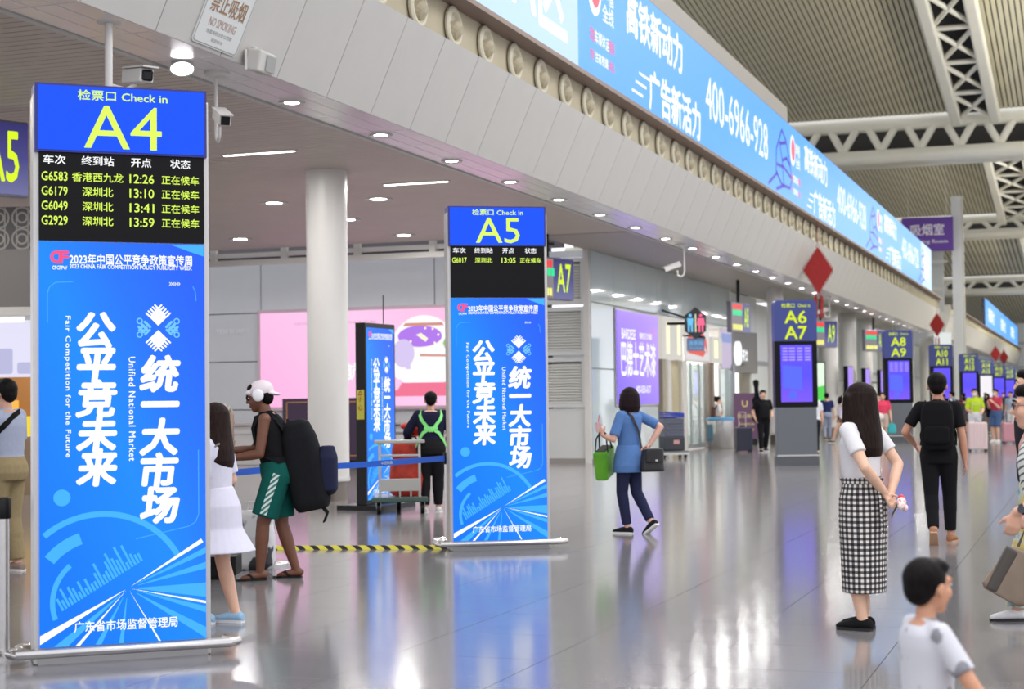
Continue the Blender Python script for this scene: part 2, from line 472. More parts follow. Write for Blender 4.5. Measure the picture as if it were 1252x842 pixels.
# wall beyond the washrooms: shop zone and far wall
wf = struct('wall_far_side')
obj('panel', bx((-11.9, 57.6, 3.2), (.2, 6.0, 1.5)), mat('dark_shop_panel', (112, 108, 106), .5), wf)
obj('panel', bx((-13.2, 57.6, 1.4), (.2, 6.2, 2.8)), mat('shop_interior', (214, 196, 150), .5, emit=.5), wf)
obj('panel', bx((-12.0, 57.6, 4.6), (.3, 6.4, 1.3)), M_wall, wf)
for i, y in enumerate([61.5+6.0*k for k in range(22)]):
    m = (mat('far_pale_panel', (222, 226, 224), .4), mat('far_grey_panel', (176, 180, 178), .4), mat('far_glass', (190, 208, 206), .1))[i % 3]
    obj('panel', bx((-12.4, y+2.0, 2.6), (.2, 5.9, 5.2)), m, wf)
    obj('band', bx((-12.25, y+2.0, 2.9), (.08, 5.9, .14)), M_mull, wf)
    obj('post', bx((-12.2, y-1.0, 2.6), (.3, .3, 5.2)), M_white, wf)
# end wall of the hall, pale and gridded
we = struct('wall_end')
obj('end_wall', bx((-4, 214, 9), (70, .4, 20)), mat('far_white', (236, 238, 238), .5), we)
for k in range(14): obj('mullion', bx((-34+k*5, 213.6, 9), (.35, .3, 20)), mat('far_mullion', (196, 202, 202), .5), we)
for k in range(6): obj('transom', bx((-4, 213.5, 2+k*3), (70, .3, .35)), mat('far_mullion', (196, 202, 202), .5), we)

# ------------------------------------------------------------------ columns
def column(name, x, y, r, top=5.2):
    b = bmesh.new(); lathe(b, [(r, .34), (r, top)], 40); o = struct(name, b, M_colm, None, 'auto', (x, y, 0))
    b = bmesh.new(); lathe(b, [(r*.9, 0), (r*.9, .36)], 40); obj('column_base', b, mat('base_steel', (120, 112, 104), .35, .6), o, 'auto')
    b = bmesh.new(); lathe(b, [(r+.008, .3), (r+.012, .34), (r+.004, .37)], 40); obj('column_ring', b, M_silver, o, 'auto')
    return o
column('column', -11.40, 23.4, .325)
for y, x, r in ((54.3, -9.95, .27), (67.2, -10.1, .33), (72.6, -10.1, .34), (78.0, -10.1, .35), (86, -10.1, .4), (96, -10.1, .4), (108, -10.1, .4), (124, -10.1, .4)): column('column', x, y, r)
# slim mast where the first fascia stops, with pale glazed infill
m_ = struct('mast', bx((-6.85, 92, 6.2), (.5, .5, 12.4)), M_wall)
obj('glazing', bx((-7.7, 92, 3.4), (.9, .2, 3.2)), mat('lit_glazing', (240, 246, 244), .3, emit=.8), m_)
obj('mast_rib', bx((-6.55, 91.9, 6.2), (.16, .2, 12.4)), M_white, m_)
for z in (7.4, 8.9): obj('crossbar', bx((-8.7, 92.2, z), (2.6, .15, .14)), M_white, m_)
obj('back_sheet', bx((-9.3, 93.5, 8.0), (3.2, .1, 3.6)), mat('far_grey_panel', (176, 180, 178), .4), m_)

# ------------------------------------------------------------------ high roof: bays of slats, cross trusses, long truss
rf = struct('roof')
bays = [(-6, 40.5, 24.4, 18.35), (41, 75, 18.35, 14.2), (77, 107, 16.3, 13.0), (109, 145, 14.6, 11.9), (147, 214, 14.0, 10.5)]
for i, (y0, y1, z0, z1) in enumerate(bays):
    if y0 < 20: continue
    bm = bmesh.new(); pit = .21 if y0 < 100 else .34
    L = math.hypot(y1-y0, z1-z0); a = math.atan2(z1-z0, y1-y0)
    x = -34.0
    while x < 22:
        box(bm, (x, (y0+y1)/2, (z0+z1)/2), (pit*.74, L, .05), rot=(a, 0, 0)); x += pit
    stuff(obj('roof_slat', bm, M_roofslat, rf))
    obj('roof_backing', bx((-6, (y0+y1)/2, (z0+z1)/2+.16), (56, L, .06), rot=(a, 0, 0)), mat('roof_dark', (52, 50, 46), .9), rf)
def cross_truss(y, zt, zb, R, pitch):
    t = struct('roof_truss')
    b = bmesh.new(); cyl(b, (-34, y, zt), (22, y, zt), R, 18); obj('chord', b, M_steel, t, 'auto')
    for dy in (-.55, .75):
        b = bmesh.new(); cyl(b, (-34, y+dy, zb), (22, y+dy, zb), R*.95, 18); obj('chord', b, M_steel, t, 'auto')
    obj('chord_plate', bx((-6, y+.1, zb+.05), (56, 1.2, .1)), M_steel, t)
    x = -20.0; b = bmesh.new(); cyl(b, (0, 0, zt), (pitch/2, -.55, zb), R*.48, 10)
    bmesh.ops.recalc_face_normals(b, faces=b.faces[:])
    m1 = bpy.data.meshes.new('web'); b.to_mesh(m1); b.free(); m1.materials.append(M_steel)
    b = bmesh.new(); cyl(b, (0, 0, zt), (-pitch/2, -.55, zb), R*.48, 10); bmesh.ops.recalc_face_normals(b, faces=b.faces[:])
    m2 = bpy.data.meshes.new('web'); b.to_mesh(m2); b.free(); m2.materials.append(M_steel)
    while x < 12:
        link('web', m1, None, t).location = (x+.16, y, 0); link('web', m2, None, t).location = (x-.16, y, 0); x += pitch
    obj('shade_sheet', bx((-6, y+1.3, (zt+zb)/2+.5), (56, .06, (zt-zb)+.8)), mat('roof_dark', (52, 50, 46), .9), t)  # dark sheet standing in for shade in the roof cavity behind the webs
cross_truss(75.6, 13.95, 12.35, .36, 1.72)
cross_truss(107.6, 12.75, 11.75, .3, 1.9)
cross_truss(145.6, 11.5, 10.4, .3, 2.2)
def long_truss(x0, x1, y0, y1, z0, z1, n):
    t = struct('roof_truss')
    for x in (x0, x1):
        b = bmesh.new(); box(b, (x, (y0+y1)/2, (z0+z1)/2), (.46, math.hypot(y1-y0, z1-z0), .5), rot=(math.atan2(z1-z0, y1-y0), 0, 0), bev=.08); obj('chord', b, M_steel, t)
    for k in range(n):
        ya, yb = y0+(y1-y0)*k/n, y0+(y1-y0)*(k+1)/n; za, zb_ = z0+(z1-z0)*k/n, z0+(z1-z0)*(k+1)/n
        for p, q in (((x0, ya, za), (x1, yb, zb_)), ((x1, ya, za), (x0, yb, zb_)), ((x0, ya, za), (x1, ya, za))):
            b = bmesh.new(); cyl(b, p, q, .1, 8); obj('brace', b, M_steel, t, 'auto')
    obj('shade_sheet', bx(((x0+x1)/2, (y0+y1)/2, (z0+z1)/2+.35), (abs(x1-x0), math.hypot(y1-y0, z1-z0), .05), rot=(math.atan2(z1-z0, y1-y0), 0, 0)), M_gap, t)  # dark sheet, shade put into its colour above the braces
long_truss(-5.45, -3.8, 42, 74.6, 17.7, 13.7, 8)
long_truss(-5.1, -3.1, 78, 106.5, 15.5, 12.4, 7)
long_truss(-4.6, -2.4, 110, 144, 13.9, 11.4, 8)
# ------------------------------------------------------------------ the poster shown on the blue totems
M_poster = screen_gradient('lit_poster_blue', [(0, (16, 120, 246)), (.45, (24, 138, 255)), (.7, (34, 116, 252)), (1, (38, 98, 246))], (.85, 0, .35), -.15, 1.15)
E_ray = mat('lit_ray_blue', (70, 176, 255), .4, emit=1.0)
E_ray2 = mat('lit_ray_deep', (24, 92, 236), .4, emit=1.0)
E_soft = mat('lit_soft_blue', (70, 164, 255), .4, emit=1.0)
E_rose = mat('lit_rose', (255, 84, 130), .4, emit=1.0)

def wedge(bm, o, ang, spread, r0, r1, y, clip):
    pts = []
    for s, r in ((-1, r0), (-1, r1), (1, r1), (1, r0)):
        a = math.radians(ang+s*spread*(1 if r == r1 else .6)); pts.append((o[0]+r*math.cos(a), o[1]+r*math.sin(a)))
    x0, x1, z0, z1 = clip                                   # clip to the screen rectangle
    for ax, lim, keep in ((0, x0, 1), (0, x1, -1), (1, z0, 1), (1, z1, -1)):
        out = []
        for p, q in zip(pts, pts[1:]+pts[:1]):
            ip = (p[ax]-lim)*keep >= 0; iq = (q[ax]-lim)*keep >= 0
            if ip: out.append(p)
            if ip != iq:
                t = (lim-p[ax])/(q[ax]-p[ax]); out.append((p[0]+(q[0]-p[0])*t, p[1]+(q[1]-p[1])*t))
        pts = out
        if len(pts) < 3: return
    flat(bm, pts, y)

def arc(bm, c, r, w, a0, a1, y, clip, n=18):
    x0, x1, z0, z1 = clip
    for k in range(n):
        p = [math.radians(a0+(a1-a0)*(k+t)/n) for t in (0, 1)]
        q = [(c[0]+rr*math.cos(a), c[1]+rr*math.sin(a)) for rr, a in ((r, p[0]), (r+w, p[0]), (r+w, p[1]), (r, p[1]))]
        if all(x0 < x < x1 and z0 < z < z1 for x, z in q): flat(bm, q, y)

def poster(root, y, w, z0, z1):
    """screen picture; positions measured on the nearest totem: 205 x 492 units"""
    sx = w/205.; sz = (z1-z0)/492.
    U = lambda px: (px-145.5)*sx
    V = lambda py: z0+(795-py)*sz
    scr = obj('poster_screen', bx((0, y+.01, (z0+z1)/2), (w, .02, z1-z0)), M_poster, root)
    clip = (-w/2+.002, w/2-.002, z0+.002, z1-.002)
    o = (U(150), V(728))
    yy = y-.002
    RAYS = []; b = bmesh.new()
    for a, s, r in ((-4, 5.5, 1.2), (14, 2.4, 1.2), (24, 2.0, 1.2), (-18, 2.2, 1.2), (-32, 3.0, .8), (-118, 2.5, .6), (-140, 3, .6), (-97, 2.4, .5)):
        b0_ = bmesh.new(); wedge(b0_, o, a, s, .06, r, yy, clip); RAYS.append((b0_, 0))
    arc(b, (U(118), V(742)), .50, .035, 28, 130, yy, clip, 22)
    arc(b, (U(118), V(742)), .36, .07, 108, 140, yy, clip); arc(b, (U(118), V(742)), .27, .03, 130, 200, yy, clip)
    b2 = bmesh.new()
    for a, s, r in ((31, 1.4, .52), (209, 2.2, .75), (228, 1.2, .6), (-13, .9, 1.2), (-60, .8, .4)):
        b0_ = bmesh.new(); wedge(b0_, o, a, s, .02, r, yy-.001, clip); RAYS.append((b0_, 1))
    arc(b2, (U(118), V(742)), .43, .05, 146, 166, yy-.001, clip); 
    for k in range(26):                                     # skyline bars along the light streak
        t = k/26; px = 70+t*100; py = 752-t*58; h = random.uniform(8, 34)
        a = math.radians(118)
        q = [(U(px), V(py)), (U(px+2.6), V(py-1.5)), (U(px+2.6)+math.cos(a)*h*sx, V(py-1.5)+math.sin(a)*h*sz), (U(px)+math.cos(a)*h*sx, V(py)+math.sin(a)*h*sz)]
        flat(b, q, yy-.0005)
    flat(b, [(U(205), V(304)), (U(247), V(304)), (U(247), V(318)), (U(228), V(312))], yy)
    lathe_pts = [(U(70)+.05*math.cos(t*PI/8), V(615)+.05*math.sin(t*PI/8)) for t in range(16)]
    flat(b, lathe_pts, yy)
    def put(name, bmm, m):
        for f in bmm.faces:
            f.normal_update()
            if f.normal.y > 0: f.normal_flip()
        me = bpy.data.meshes.new(name); bmm.to_mesh(me); bmm.free(); return link(name, me, m, scr)
    for b_, k_ in RAYS: put(('light_ray', 'light_streak')[k_], b_, (E_ray, E_white)[k_])
    put('city_drawing', b, E_ray); put('arc_segment', b2, E_white)
    # thin rounded outline
    b = bmesh.new()
    for pts in ([(53, 402), (53, 366), (56, 358), (63, 353), (84, 352)], [(233, 356), (236, 362), (237, 374)], [(239, 560), (239, 640), (235, 650), (226, 655), (160, 668)]):
        for p, q in zip(pts, pts[1:]):
            d = Vector((U(q[0])-U(p[0]), V(q[1])-V(p[1]))); n = Vector((-d.y, d.x)).normalized()*.003
            flat(b, [(U(p[0])+n.x, V(p[1])+n.y), (U(p[0])-n.x, V(p[1])-n.y), (U(q[0])-n.x, V(q[1])-n.y), (U(q[0])+n.x, V(q[1])+n.y)], yy)
    put('outline', b, E_soft)
    # woven emblem: fingers above and below, ringed squares left and right
    b = bmesh.new(); b3 = bmesh.new(); ec = (U(189), V(408)); k_ = 27*sx
    def pill(bm_, cx, cz, L, Wd, ang):
        a = math.radians(ang); c_, s_ = math.cos(a), math.sin(a)
        pts = []
        for t in range(6): th = -PI/2+PI*t/5; pts.append((L/2+Wd/2*math.cos(th), Wd/2*math.sin(th)))
        for t in range(6): th = PI/2+PI*t/5; pts.append((-L/2+Wd/2*math.cos(th), Wd/2*math.sin(th)))
        flat(bm_, [(ec[0]+k_*(cx+x*c_-z*s_), ec[1]+k_*(cz+x*s_+z*c_)) for x, z in pts], yy-.0008)
    for s in (1, -1):
        for i in range(5):
            pill(b, -.46+.10*i, s*(.60+.095*i), .26, .078, -45*s)
            pill(b, .46-.10*i, s*(.60+.095*i), .26, .078, 45*s)
        flat(b, [(ec[0]+k_*x, ec[1]+k_*z*s) for x, z in ((0, .1), (.40, .5), (.06, .92), (-.06, .92), (-.40, .5))], yy-.0008)
        for i in range(3): pill(b3, s*(.5+.14*i), .16-.12*i, .34, .12, 45*s); pill(b3, s*(.5+.14*i), -.2+.1*i, .3, .1, -45*s)
        for z in (.32, -.32):
            for t in range(12):
                q = [(ec[0]+k_*(s*.86+r*math.cos(th)), ec[1]+k_*(z+r*math.sin(th))) for r, th in ((.09, t*PI/6), (.15, t*PI/6), (.15, (t+1)*PI/6), (.09, (t+1)*PI/6))]
                flat(b3, q, yy-.0008)
    put('emblem', b, E_white); put('emblem_side', b3, E_cyan)
    hz = 40*sz
    items = []
    for ch, x, py in (('公', 112, 411), ('平', 112, 453), ('竞', 112, 495), ('未', 112, 538), ('来', 112, 579), ('统', 191, 465), ('一', 191, 503), ('大', 190, 543), ('市', 190, 586), ('场', 190, 627)):
        items.append(T(ch, U(x), V(py), 47*sz, w=49*sx, bold=.042, italic=.12, y=yy-.0012, em=True))
    items += [T('2023年中国公平竞争政策宣传周', U(156), V(324), 13*sz, 152*sx, bold=.022, y=yy),
              T('2023 CHINA FAIR COMPETITION POLICY PUBLICITY WEEK', U(156), V(333), 5*sz, 152*sx, bold=.02, y=yy),
              T('CFCPPW', U(68), V(335), 4.5*sz, 18*sx, bold=.02, y=yy), T('»»»', U(210), V(353), 4*sz, 14*sx, y=yy),
              T('广东省市场监督管理局', U(148), V(772), 13*sz, 127*sx, bold=.012, y=yy-.0015)]
    items += [T('Fair Competition for the Future', U(77), V(480), 8*sx, 172*sz, bold=.012, y=yy, turn=1, gap=1.15),
              T('Unified National Market', U(156), V(508), 8*sx, 128*sz, bold=.012, y=yy, turn=1, gap=1.15)]
    for it in items: letters(scr, E_white, [it], 'character' if len(it[0][0]) == 1 else 'lettering')
    letters(scr, E_rose, [T('C', U(63), V(322), 14*sz, 12*sx, bold=.05, y=yy), T('F', U(73), V(322), 14*sz, 10*sx, bold=.04, y=yy)], 'logo_letter')
    return scr

M_head = mat('header_edge_navy', (34, 38, 120), .4)
def totem(label, loc, rz, gate, rows, group, H=3.45):
    t = thing('information_totem', label, 'information totem', loc, rz, group)
    W_ = .98; f = -.12
    obj('frame', bx((0, .01, H/2-.03), (1.045, .22, H-.06), bev=.008), M_silver, t)
    obj('plinth', bx((0, 0, .045), (1.0, .22, .09)), mat('plinth_silver', (172, 170, 168), .4, .3), t)
    hd = obj('header_screen', bx((-.005, -.02, H-.205), (1.02, .24, .41)), M_head, t)
    obj('header_glow', bx((-.005, -.142, H-.205), (W_+.005, .008, .385)), E_blue, hd)
    letters(hd, E_yel, [T('检票口 Check in', 0, H-.062, .062, .53, bold=.014, y=-.149), T(gate, .0, H-.25, .26, .46, bold=.0, y=-.149)])
    bs = obj('timetable_screen', bx((0, f+.012, H-.675), (W_, .03, .53)), M_scr_black, t)
    cols = (-.40, -.148, .11, .345); hdr = ('车次', '终到站', '开点', '状态'); wd = (.13, .19, .12, .12)
    for h, c, w in zip(hdr, cols, wd): letters(bs, E_white, [T(h, c, H-.455, .055, w, bold=.012, y=f-.006)])
    its = []
    for k, row in enumerate(rows):
        z = H-.555-.088*k
        for s, c, w in zip(row, (-.40, -.148, .113, .345), (.15, .30 if len(row[1]) > 3 else .18, .145, .225)):
            its.append(T(s, c, z, .054, w, bold=.012, y=f-.006))
    for it in its: letters(bs, E_yel, [it])
    poster(t, f, W_, .10, H-.945)
    # steel bumper rail round the foot
    b = bmesh.new(); tube(b, [(-.60, -.02, .075), (-.66, -.12, .075), (-.62, -.19, .075), (.62, -.19, .075), (.68, -.12, .075), (.62, -.02, .075)], .028, 10)
    obj('bumper_rail', b, M_chrome, t, 'auto')
    b = bmesh.new()
    for s in (-1, 1): tube(b, [(s*.5, -.1, .075), (s*.62, -.1, .075)], .02, 8)
    obj('rail_bracket', b, M_chrome, t, 'auto')
    return t
R4 = [('G6583', '香港西九龙', '12:26', '正在候车'), ('G6179', '深圳北', '13:10', '正在候车'), ('G6049', '深圳北', '13:41', '正在候车'), ('G2929', '深圳北', '13:59', '正在候车')]
totem('tall blue check-in totem showing gate A4 and four trains, nearest the camera', (-5.585, 8.60, 0), math.radians(40), 'A4', R4, 'lit gate totems with a blue poster')
totem('tall blue check-in totem showing gate A5 and one train, beside the blue belt', (-5.82, 15.92, 0), math.radians(30), 'A5', [('G6017', '深圳北', '13:05', '正在候车')], 'lit gate totems with a blue poster', 3.53)

# narrow black totem by the round column, same poster seen very obliquely
t = thing('poster_totem', 'black edged poster totem standing by the round white column', 'information totem', (-9.75, 21.7, 0), math.radians(86))
obj('case', bx((0, .06, 1.37), (.92, .16, 2.6), bev=.01), M_black, t)
obj('foot', bx((0, .06, .035), (1.1, .7, .07)), M_black, t)
poster(t, -.022, .84, .14, 2.6)
b = bmesh.new(); tube(b, [(.25, .06, 2.67), (.25, .06, 3.1)], .008, 6); obj('antenna', b, M_black, t)
lb = obj('notice_label', bx((-.465, .06, 1.5), (.006, .12, .42)), mat('label_yellow', (196, 190, 70), .5), t)
b = bmesh.new(); put_text(b, '小', 0, .08, .08, .07, bold=.02); put_text(b, '心', 0, -.04, .08, .07, bold=.02); put_text(b, '△', 0, .17, .07, .07, bold=.02)
for v in b.verts: v.co = Vector((-.47, .06-v.co.x, 1.5+v.co.z))
me = bpy.data.meshes.new('lettering'); b.to_mesh(me); b.free(); link('lettering', me, mat('label_red', (190, 60, 40), .5), lb)

# ------------------------------------------------------------------ navy-headed totems down the hall
M_viol = screen_gradient('lit_violet_screen', [(0, (120, 84, 226)), (.5, (84, 74, 232)), (1, (96, 80, 236))], (0, 0, 1), 1.3, 2.8, 1.2)
M_pilgrey = mat('totem_grey', (98, 102, 106), .3, .3)
def hall_totem(label, x, y, rz, gates, white=False, full=True):
    t = thing('hall_totem', label, 'information totem', (x, y, 0), rz, 'navy headed gate totems down the hall')
    obj('body', bx((0, .02, .67), (.92, .2, 1.3), bev=.01), M_pilgrey, t)
    obj('base', bx((0, .02, .1), (.97, .26, .2)), mat('totem_base', (84, 86, 90), .35, .3), t)
    obj('base_trim', bx((0, -.1, .23), (.96, .03, .03)), M_silver, t)
    obj('screen_case', bx((0, .02, 2.06), (.98, .22, 1.5), bev=.01), M_scr_black, t)
    s = obj('screen', bx((0, -.095, 2.07), (.72, .02, 1.28)), mat('lit_blank_screen', (236, 232, 238), .4, emit=1.0) if white else M_viol, t)
    b = bmesh.new(); prism(b, rrect(-.49, 2.8, .49, 3.72, .1, corners=(0, 1, 1, 0)), -.1, .13)
    h = obj('header', b, M_navy, t)
    its = [T('检票口', -.17, 3.6, .1, .30, bold=.012, y=-.103), T('Check in', .2, 3.6, .075, .28, bold=.012, y=-.103)]
    if len(gates) == 2: its += [T(gates[0], 0, 3.34, .28, .5, bold=.02, y=-.103), T(gates[1], 0, 2.99, .28, .5, bold=.02, y=-.103)]
    letters(h, E_yel2, its)
    if not white and full:
        b = bmesh.new()
        for r in range(5):
            for cx, cw in ((-.26, .12), (-.1, .14), (.08, .12), (.26, .13)): flat(b, rrect(cx-cw/2, 2.62-.065*r, cx+cw/2, 2.655-.065*r, .008, 2), -.108)
        for f in b.faces:
            f.normal_update()
            if f.normal.y > 0: f.normal_flip()
        me = bpy.data.meshes.new('timetable_rows'); b.to_mesh(me); b.free(); link('timetable_rows', me, mat('lit_row', (170, 150, 246), .4, emit=1.), s)
        b = bmesh.new(); flat(b, [(-.32, 1.75), (.12, 1.7), (.12, 2.22), (-.32, 2.26)], -.107); flat(b, [(-.2, 1.5), (-.02, 1.5), (.0, 1.66), (-.14, 1.7)], -.107)
        for f in b.faces:
            f.normal_update()
            if f.normal.y > 0: f.normal_flip()
        me = bpy.data.meshes.new('picture'); b.to_mesh(me); b.free(); link('picture', me, mat('lit_picture', (92, 108, 246), .4, emit=1.), s)
    return t
for (y, g, wh, lab) in ((36.9, ('A6', 'A7'), False, 'navy headed totem for gates A6 and A7 with violet screen'), (55.4, ('A8', 'A9'), False, 'navy headed totem for gates A8 and A9 with violet screen'),
        (71.8, ('A10', 'A11'), False, 'navy headed totem for gates A10 and A11 with violet screen'), (88.2, ('A12', 'A13'), False, 'navy headed totem for gates A12 and A13'),
        (102.2, ('A14', 'A15'), True, 'navy headed totem for gates A14 and A15 with a white screen'), (116.1, ('A16', 'A17'), False, 'navy headed totem for gates A16 and A17'),
        (131.5, ('A18', 'A19'), False, 'navy headed totem for gates A18 and A19'), (146.6, ('A20', 'A21'), False, 'navy headed totem for gates A20 and A21, last one in view')):
    hall_totem(lab, -6.33 if y < 40 else -6.1, y, math.radians(26), g, wh, y < 60)

# ------------------------------------------------------------------ long lit board on the upper wall
def led_board():
    t = thing('advert_board', 'long lit sky blue advertising board above the white fascia', 'advertising board', (-7.5, 16, 6.74), PI/2)
    L = 68.0; H = 2.08
    obj('case', bx((L/2, .12, H/2), (L, .2, H+.06)), mat('board_case', (70, 74, 90), .5), t)
    obj('housing', bx((15, .22, 2.31), (25, .34, .46)), mat('housing_grey', (158, 154, 150), .5), t)
    bmesh.ops.transform(BRACKETS, matrix=Matrix.Rotation(-PI/2, 4, 'Z') @ Matrix.Translation((7.5, -16, -6.74)), verts=BRACKETS.verts)
    stuff(obj('bracket', BRACKETS, mat('ledge_brown', (132, 112, 104), .5), t))
    Y = lambda y: y-16
    Z = lambda z: z-6.74
    for a, b_, m in ((16.05, 24.4, E_ledl), (24.4, 78.9, E_led), (78.9, 83.95, E_ledl)):
        obj('lit_screen', bx(((Y(a)+Y(b_))/2, .01, H/2), (b_-a, .02, H)), m, t)
    its = [T('候车A区', Y(21.0), Z(7.75), 1.55, 5.6, bold=.02, y=-.006)]
    pink = []; dark = []; seg = 18.6
    bd = bmesh.new(); bl = bmesh.new(); bt = bmesh.new(); bk = bmesh.new()
    for k in range(3):
        o = 24.4+seg*k
        if k < 3:
            e = lambda y: Y(o+y-24.4)
            its += [T('高铁新动力', e(29.3), Z(8.28), .74, 4.1, bold=.03, italic=0, y=-.006), T('广告新活力', e(30.8), Z(7.18), .74, 4.1, bold=.03, y=-.006)]
            its += [T('400-6966-928', e(36.85), Z(7.86), .9, 6.9, bold=.006, y=-.006)]
            its += [T('声楷', e(26.1), Z(8.28), .34, .7, bold=.02, y=-.006), T('全线', e(26.1), Z(7.93), .3, .66, bold=.02, y=-.006)]
            its += [T('车媒体运', e(25.72), Z(7.43), .22, .82, bold=.02, y=-.006), T('注高铁媒', e(25.68), Z(7.1), .17, .76, bold=.02, y=-.006)]
            pink += [T('动', e(25.16), Z(7.43), .22, .26, bold=.02, y=-.006), T('营商', e(26.3), Z(7.43), .22, .32, bold=.02, y=-.006),
                     T('专', e(25.14), Z(7.1), .17, .22, bold=.02, y=-.006), T('体运', e(26.28), Z(7.1), .17, .32, bold=.02, y=-.006)]
            for z, y0 in ((7.31, 28.05), (7.12, 27.8), (6.93, 27.55)):
                flat(bl, [(e(y0), Z(z)), (e(y0+.75), Z(z)), (e(y0+.75), Z(z+.05)), (e(y0), Z(z+.05))], -.006)
            # round logo: pale disc with a rosy lobe
            for (bm_, rr, yy, c) in ((bt, .42, -.005, (25.32, 8.18)), (bd, .30, -.0065, (25.36, 8.2))):
                flat(bm_, [(e(c[0])+rr*.9*math.cos(q*PI/10), Z(c[1])+rr*math.sin(q*PI/10)) for q in range(20)], yy)
            # speeding train drawn in violet line work
            tr = [[(42.3, 8.5), (42.9, 8.3), (43.5, 7.7), (43.7, 7.35), (43.4, 7.1), (42.2, 7.05), (41.4, 7.3), (41.5, 7.9), (42.3, 8.5)], [(41.9, 8.2), (42.3, 7.7), (43.0, 7.85)], [(41.5, 7.5), (42.5, 7.55), (43.6, 7.4)], [(41.6, 7.3), (40.3, 6.86)], [(42.5, 7.06), (41.4, 6.86)], [(42.3, 7.7), (42.5, 7.06)], [(42.0, 8.1), (42.9, 8.25)], [(42.9, 7.85), (43.5, 7.7)]]
            for line in tr:
                for p, q in zip(line, line[1:]):
                    d = Vector((q[0]-p[0], q[1]-p[1])); n = Vector((-d.y, d.x)).normalized()*.045
                    flat(bk, [(e(p[0])+n.x, Z(p[1])+n.y), (e(p[0])-n.x, Z(p[1])-n.y), (e(q[0])-n.x, Z(q[1])-n.y), (e(q[0])+n.x, Z(q[1])+n.y)], -.006)
    its += [T('候车', Y(81.4), Z(7.8), 1.5, 2.6, bold=.02, y=-.006)]
    for it in its: letters(t, E_white, [it])
    for it in pink: letters(t, E_pink, [it], 'rosy_lettering')
    for nm, b, m in (('logo_lobe', bd, E_pink), ('text_bar', bl, E_white), ('logo_disc', bt, E_white), ('train_drawing', bk, E_indigo)):
        for f in b.faces:
            f.normal_update()
            if f.normal.y > 0: f.normal_flip()
        me = bpy.data.meshes.new(nm); b.to_mesh(me); b.free(); link(nm, me, m, t)
led_board()
t = thing('advert_board', 'farther lit blue advertising board beyond the slim mast', 'advertising board', (-7.5, 127, 6.72), PI/2)
obj('case', bx((28, .12, 1.05), (56, .2, 2.15)), mat('board_case', (70, 74, 90), .5), t)
obj('lit_screen', bx((28, .01, 1.05), (55.8, .02, 2.1)), E_led, t)
letters(t, E_white, [T('高铁新动力', 8+18*k, 1.05, 1.1, 8, bold=.03, y=-.006) for k in range(3)])

# ------------------------------------------------------------------ downlights in the soffit and lamps in the lower ceiling
def lamp_protos():
    a = bmesh.new(); lathe(a, [(.105, 0), (.15, 0), (.15, -.018), (.105, -.008)], 20); ring = bpy.data.meshes.new('trim_ring'); a.to_mesh(ring); a.free(); ring.materials.append(M_white)
    a = bmesh.new(); lathe(a, [(.105, -.004), (.07, -.012), (0, -.014)], 20); bmesh.ops.recalc_face_normals(a, faces=a.faces[:]); lens = bpy.data.meshes.new('lens'); a.to_mesh(lens); a.free(); lens.materials.append(mat('downlight_glow', (255, 250, 252), .4, emit=14.))
    return ring, lens
ring, lens = lamp_protos()
ORD = ['first', 'second', 'third', 'fourth', 'fifth', 'sixth', 'seventh', 'eighth', 'ninth', 'tenth', 'eleventh', 'twelfth', 'thirteenth', 'fourteenth', 'fifteenth', 'sixteenth', 'seventeenth', 'eighteenth', 'nineteenth'] 
ORD += ['twentieth'] + ['twenty-'+o for o in ORD[:9]] + ['thirtieth', 'thirty-first']
for k in range(31):
    y = 16.57+2.46*k
    if 88 < y < 96: continue
    t = thing('downlight', 'soffit downlight, %s counted from the bright spotlight above gate A4' % ORD[k], 'downlight', (-8.5, y, 4.94), 0, 'downlights along the soffit')
    link('trim_ring', ring, None, t); link('lens', lens, None, t)
    li = bpy.data.lights.new('lamp_light', 'AREA'); li.shape = 'DISK'; li.size = .2; li.energy = 24 if y < 38 else 32; li.color = (1, .97, .95)
    lo = bpy.data.objects.new('lamp_light', li); COL.objects.link(lo); lo.parent = t; lo.location = (0, 0, -.03)
for x, y, lab in ((-14.05, 26.66, 'round ceiling lamp left of the round column, over the pink billboard'), (-17.8, 32.17, 'round ceiling lamp just above the white rails, left of the column'), (-14.21, 33.0, 'round ceiling lamp just above the white rails, right of the column'), (-12.08, 26.92, 'round ceiling lamp right of the round column, highest in the picture'),
        (-13.99, 29.67, 'round ceiling lamp touching the right edge of the round column'), (-17.5, 21.5, 'round ceiling lamp hidden behind the A4 totem'), (-20.5, 27.0, 'round ceiling lamp far inside the gate hall behind the A4 totem'), (-11.2, 31.0, 'round ceiling lamp behind the header of the A5 totem')):
    t = thing('ceiling_lamp', lab, 'ceiling lamp', (x, y, 5.2), 0, 'round lamps in the slatted ceiling')
    r_ = link('trim_ring', ring, None, t); l_ = link('lens', lens, None, t); r_.scale = l_.scale = (1.7, 1.7, 1.2)
    li = bpy.data.lights.new('lamp_light', 'AREA'); li.shape = 'DISK'; li.size = .3; li.size = .5; li.energy = 75; li.color = (1, .97, .95)
    lo = bpy.data.objects.new('lamp_light', li); COL.objects.link(lo); lo.parent = t; lo.location = (0, 0, -.03)
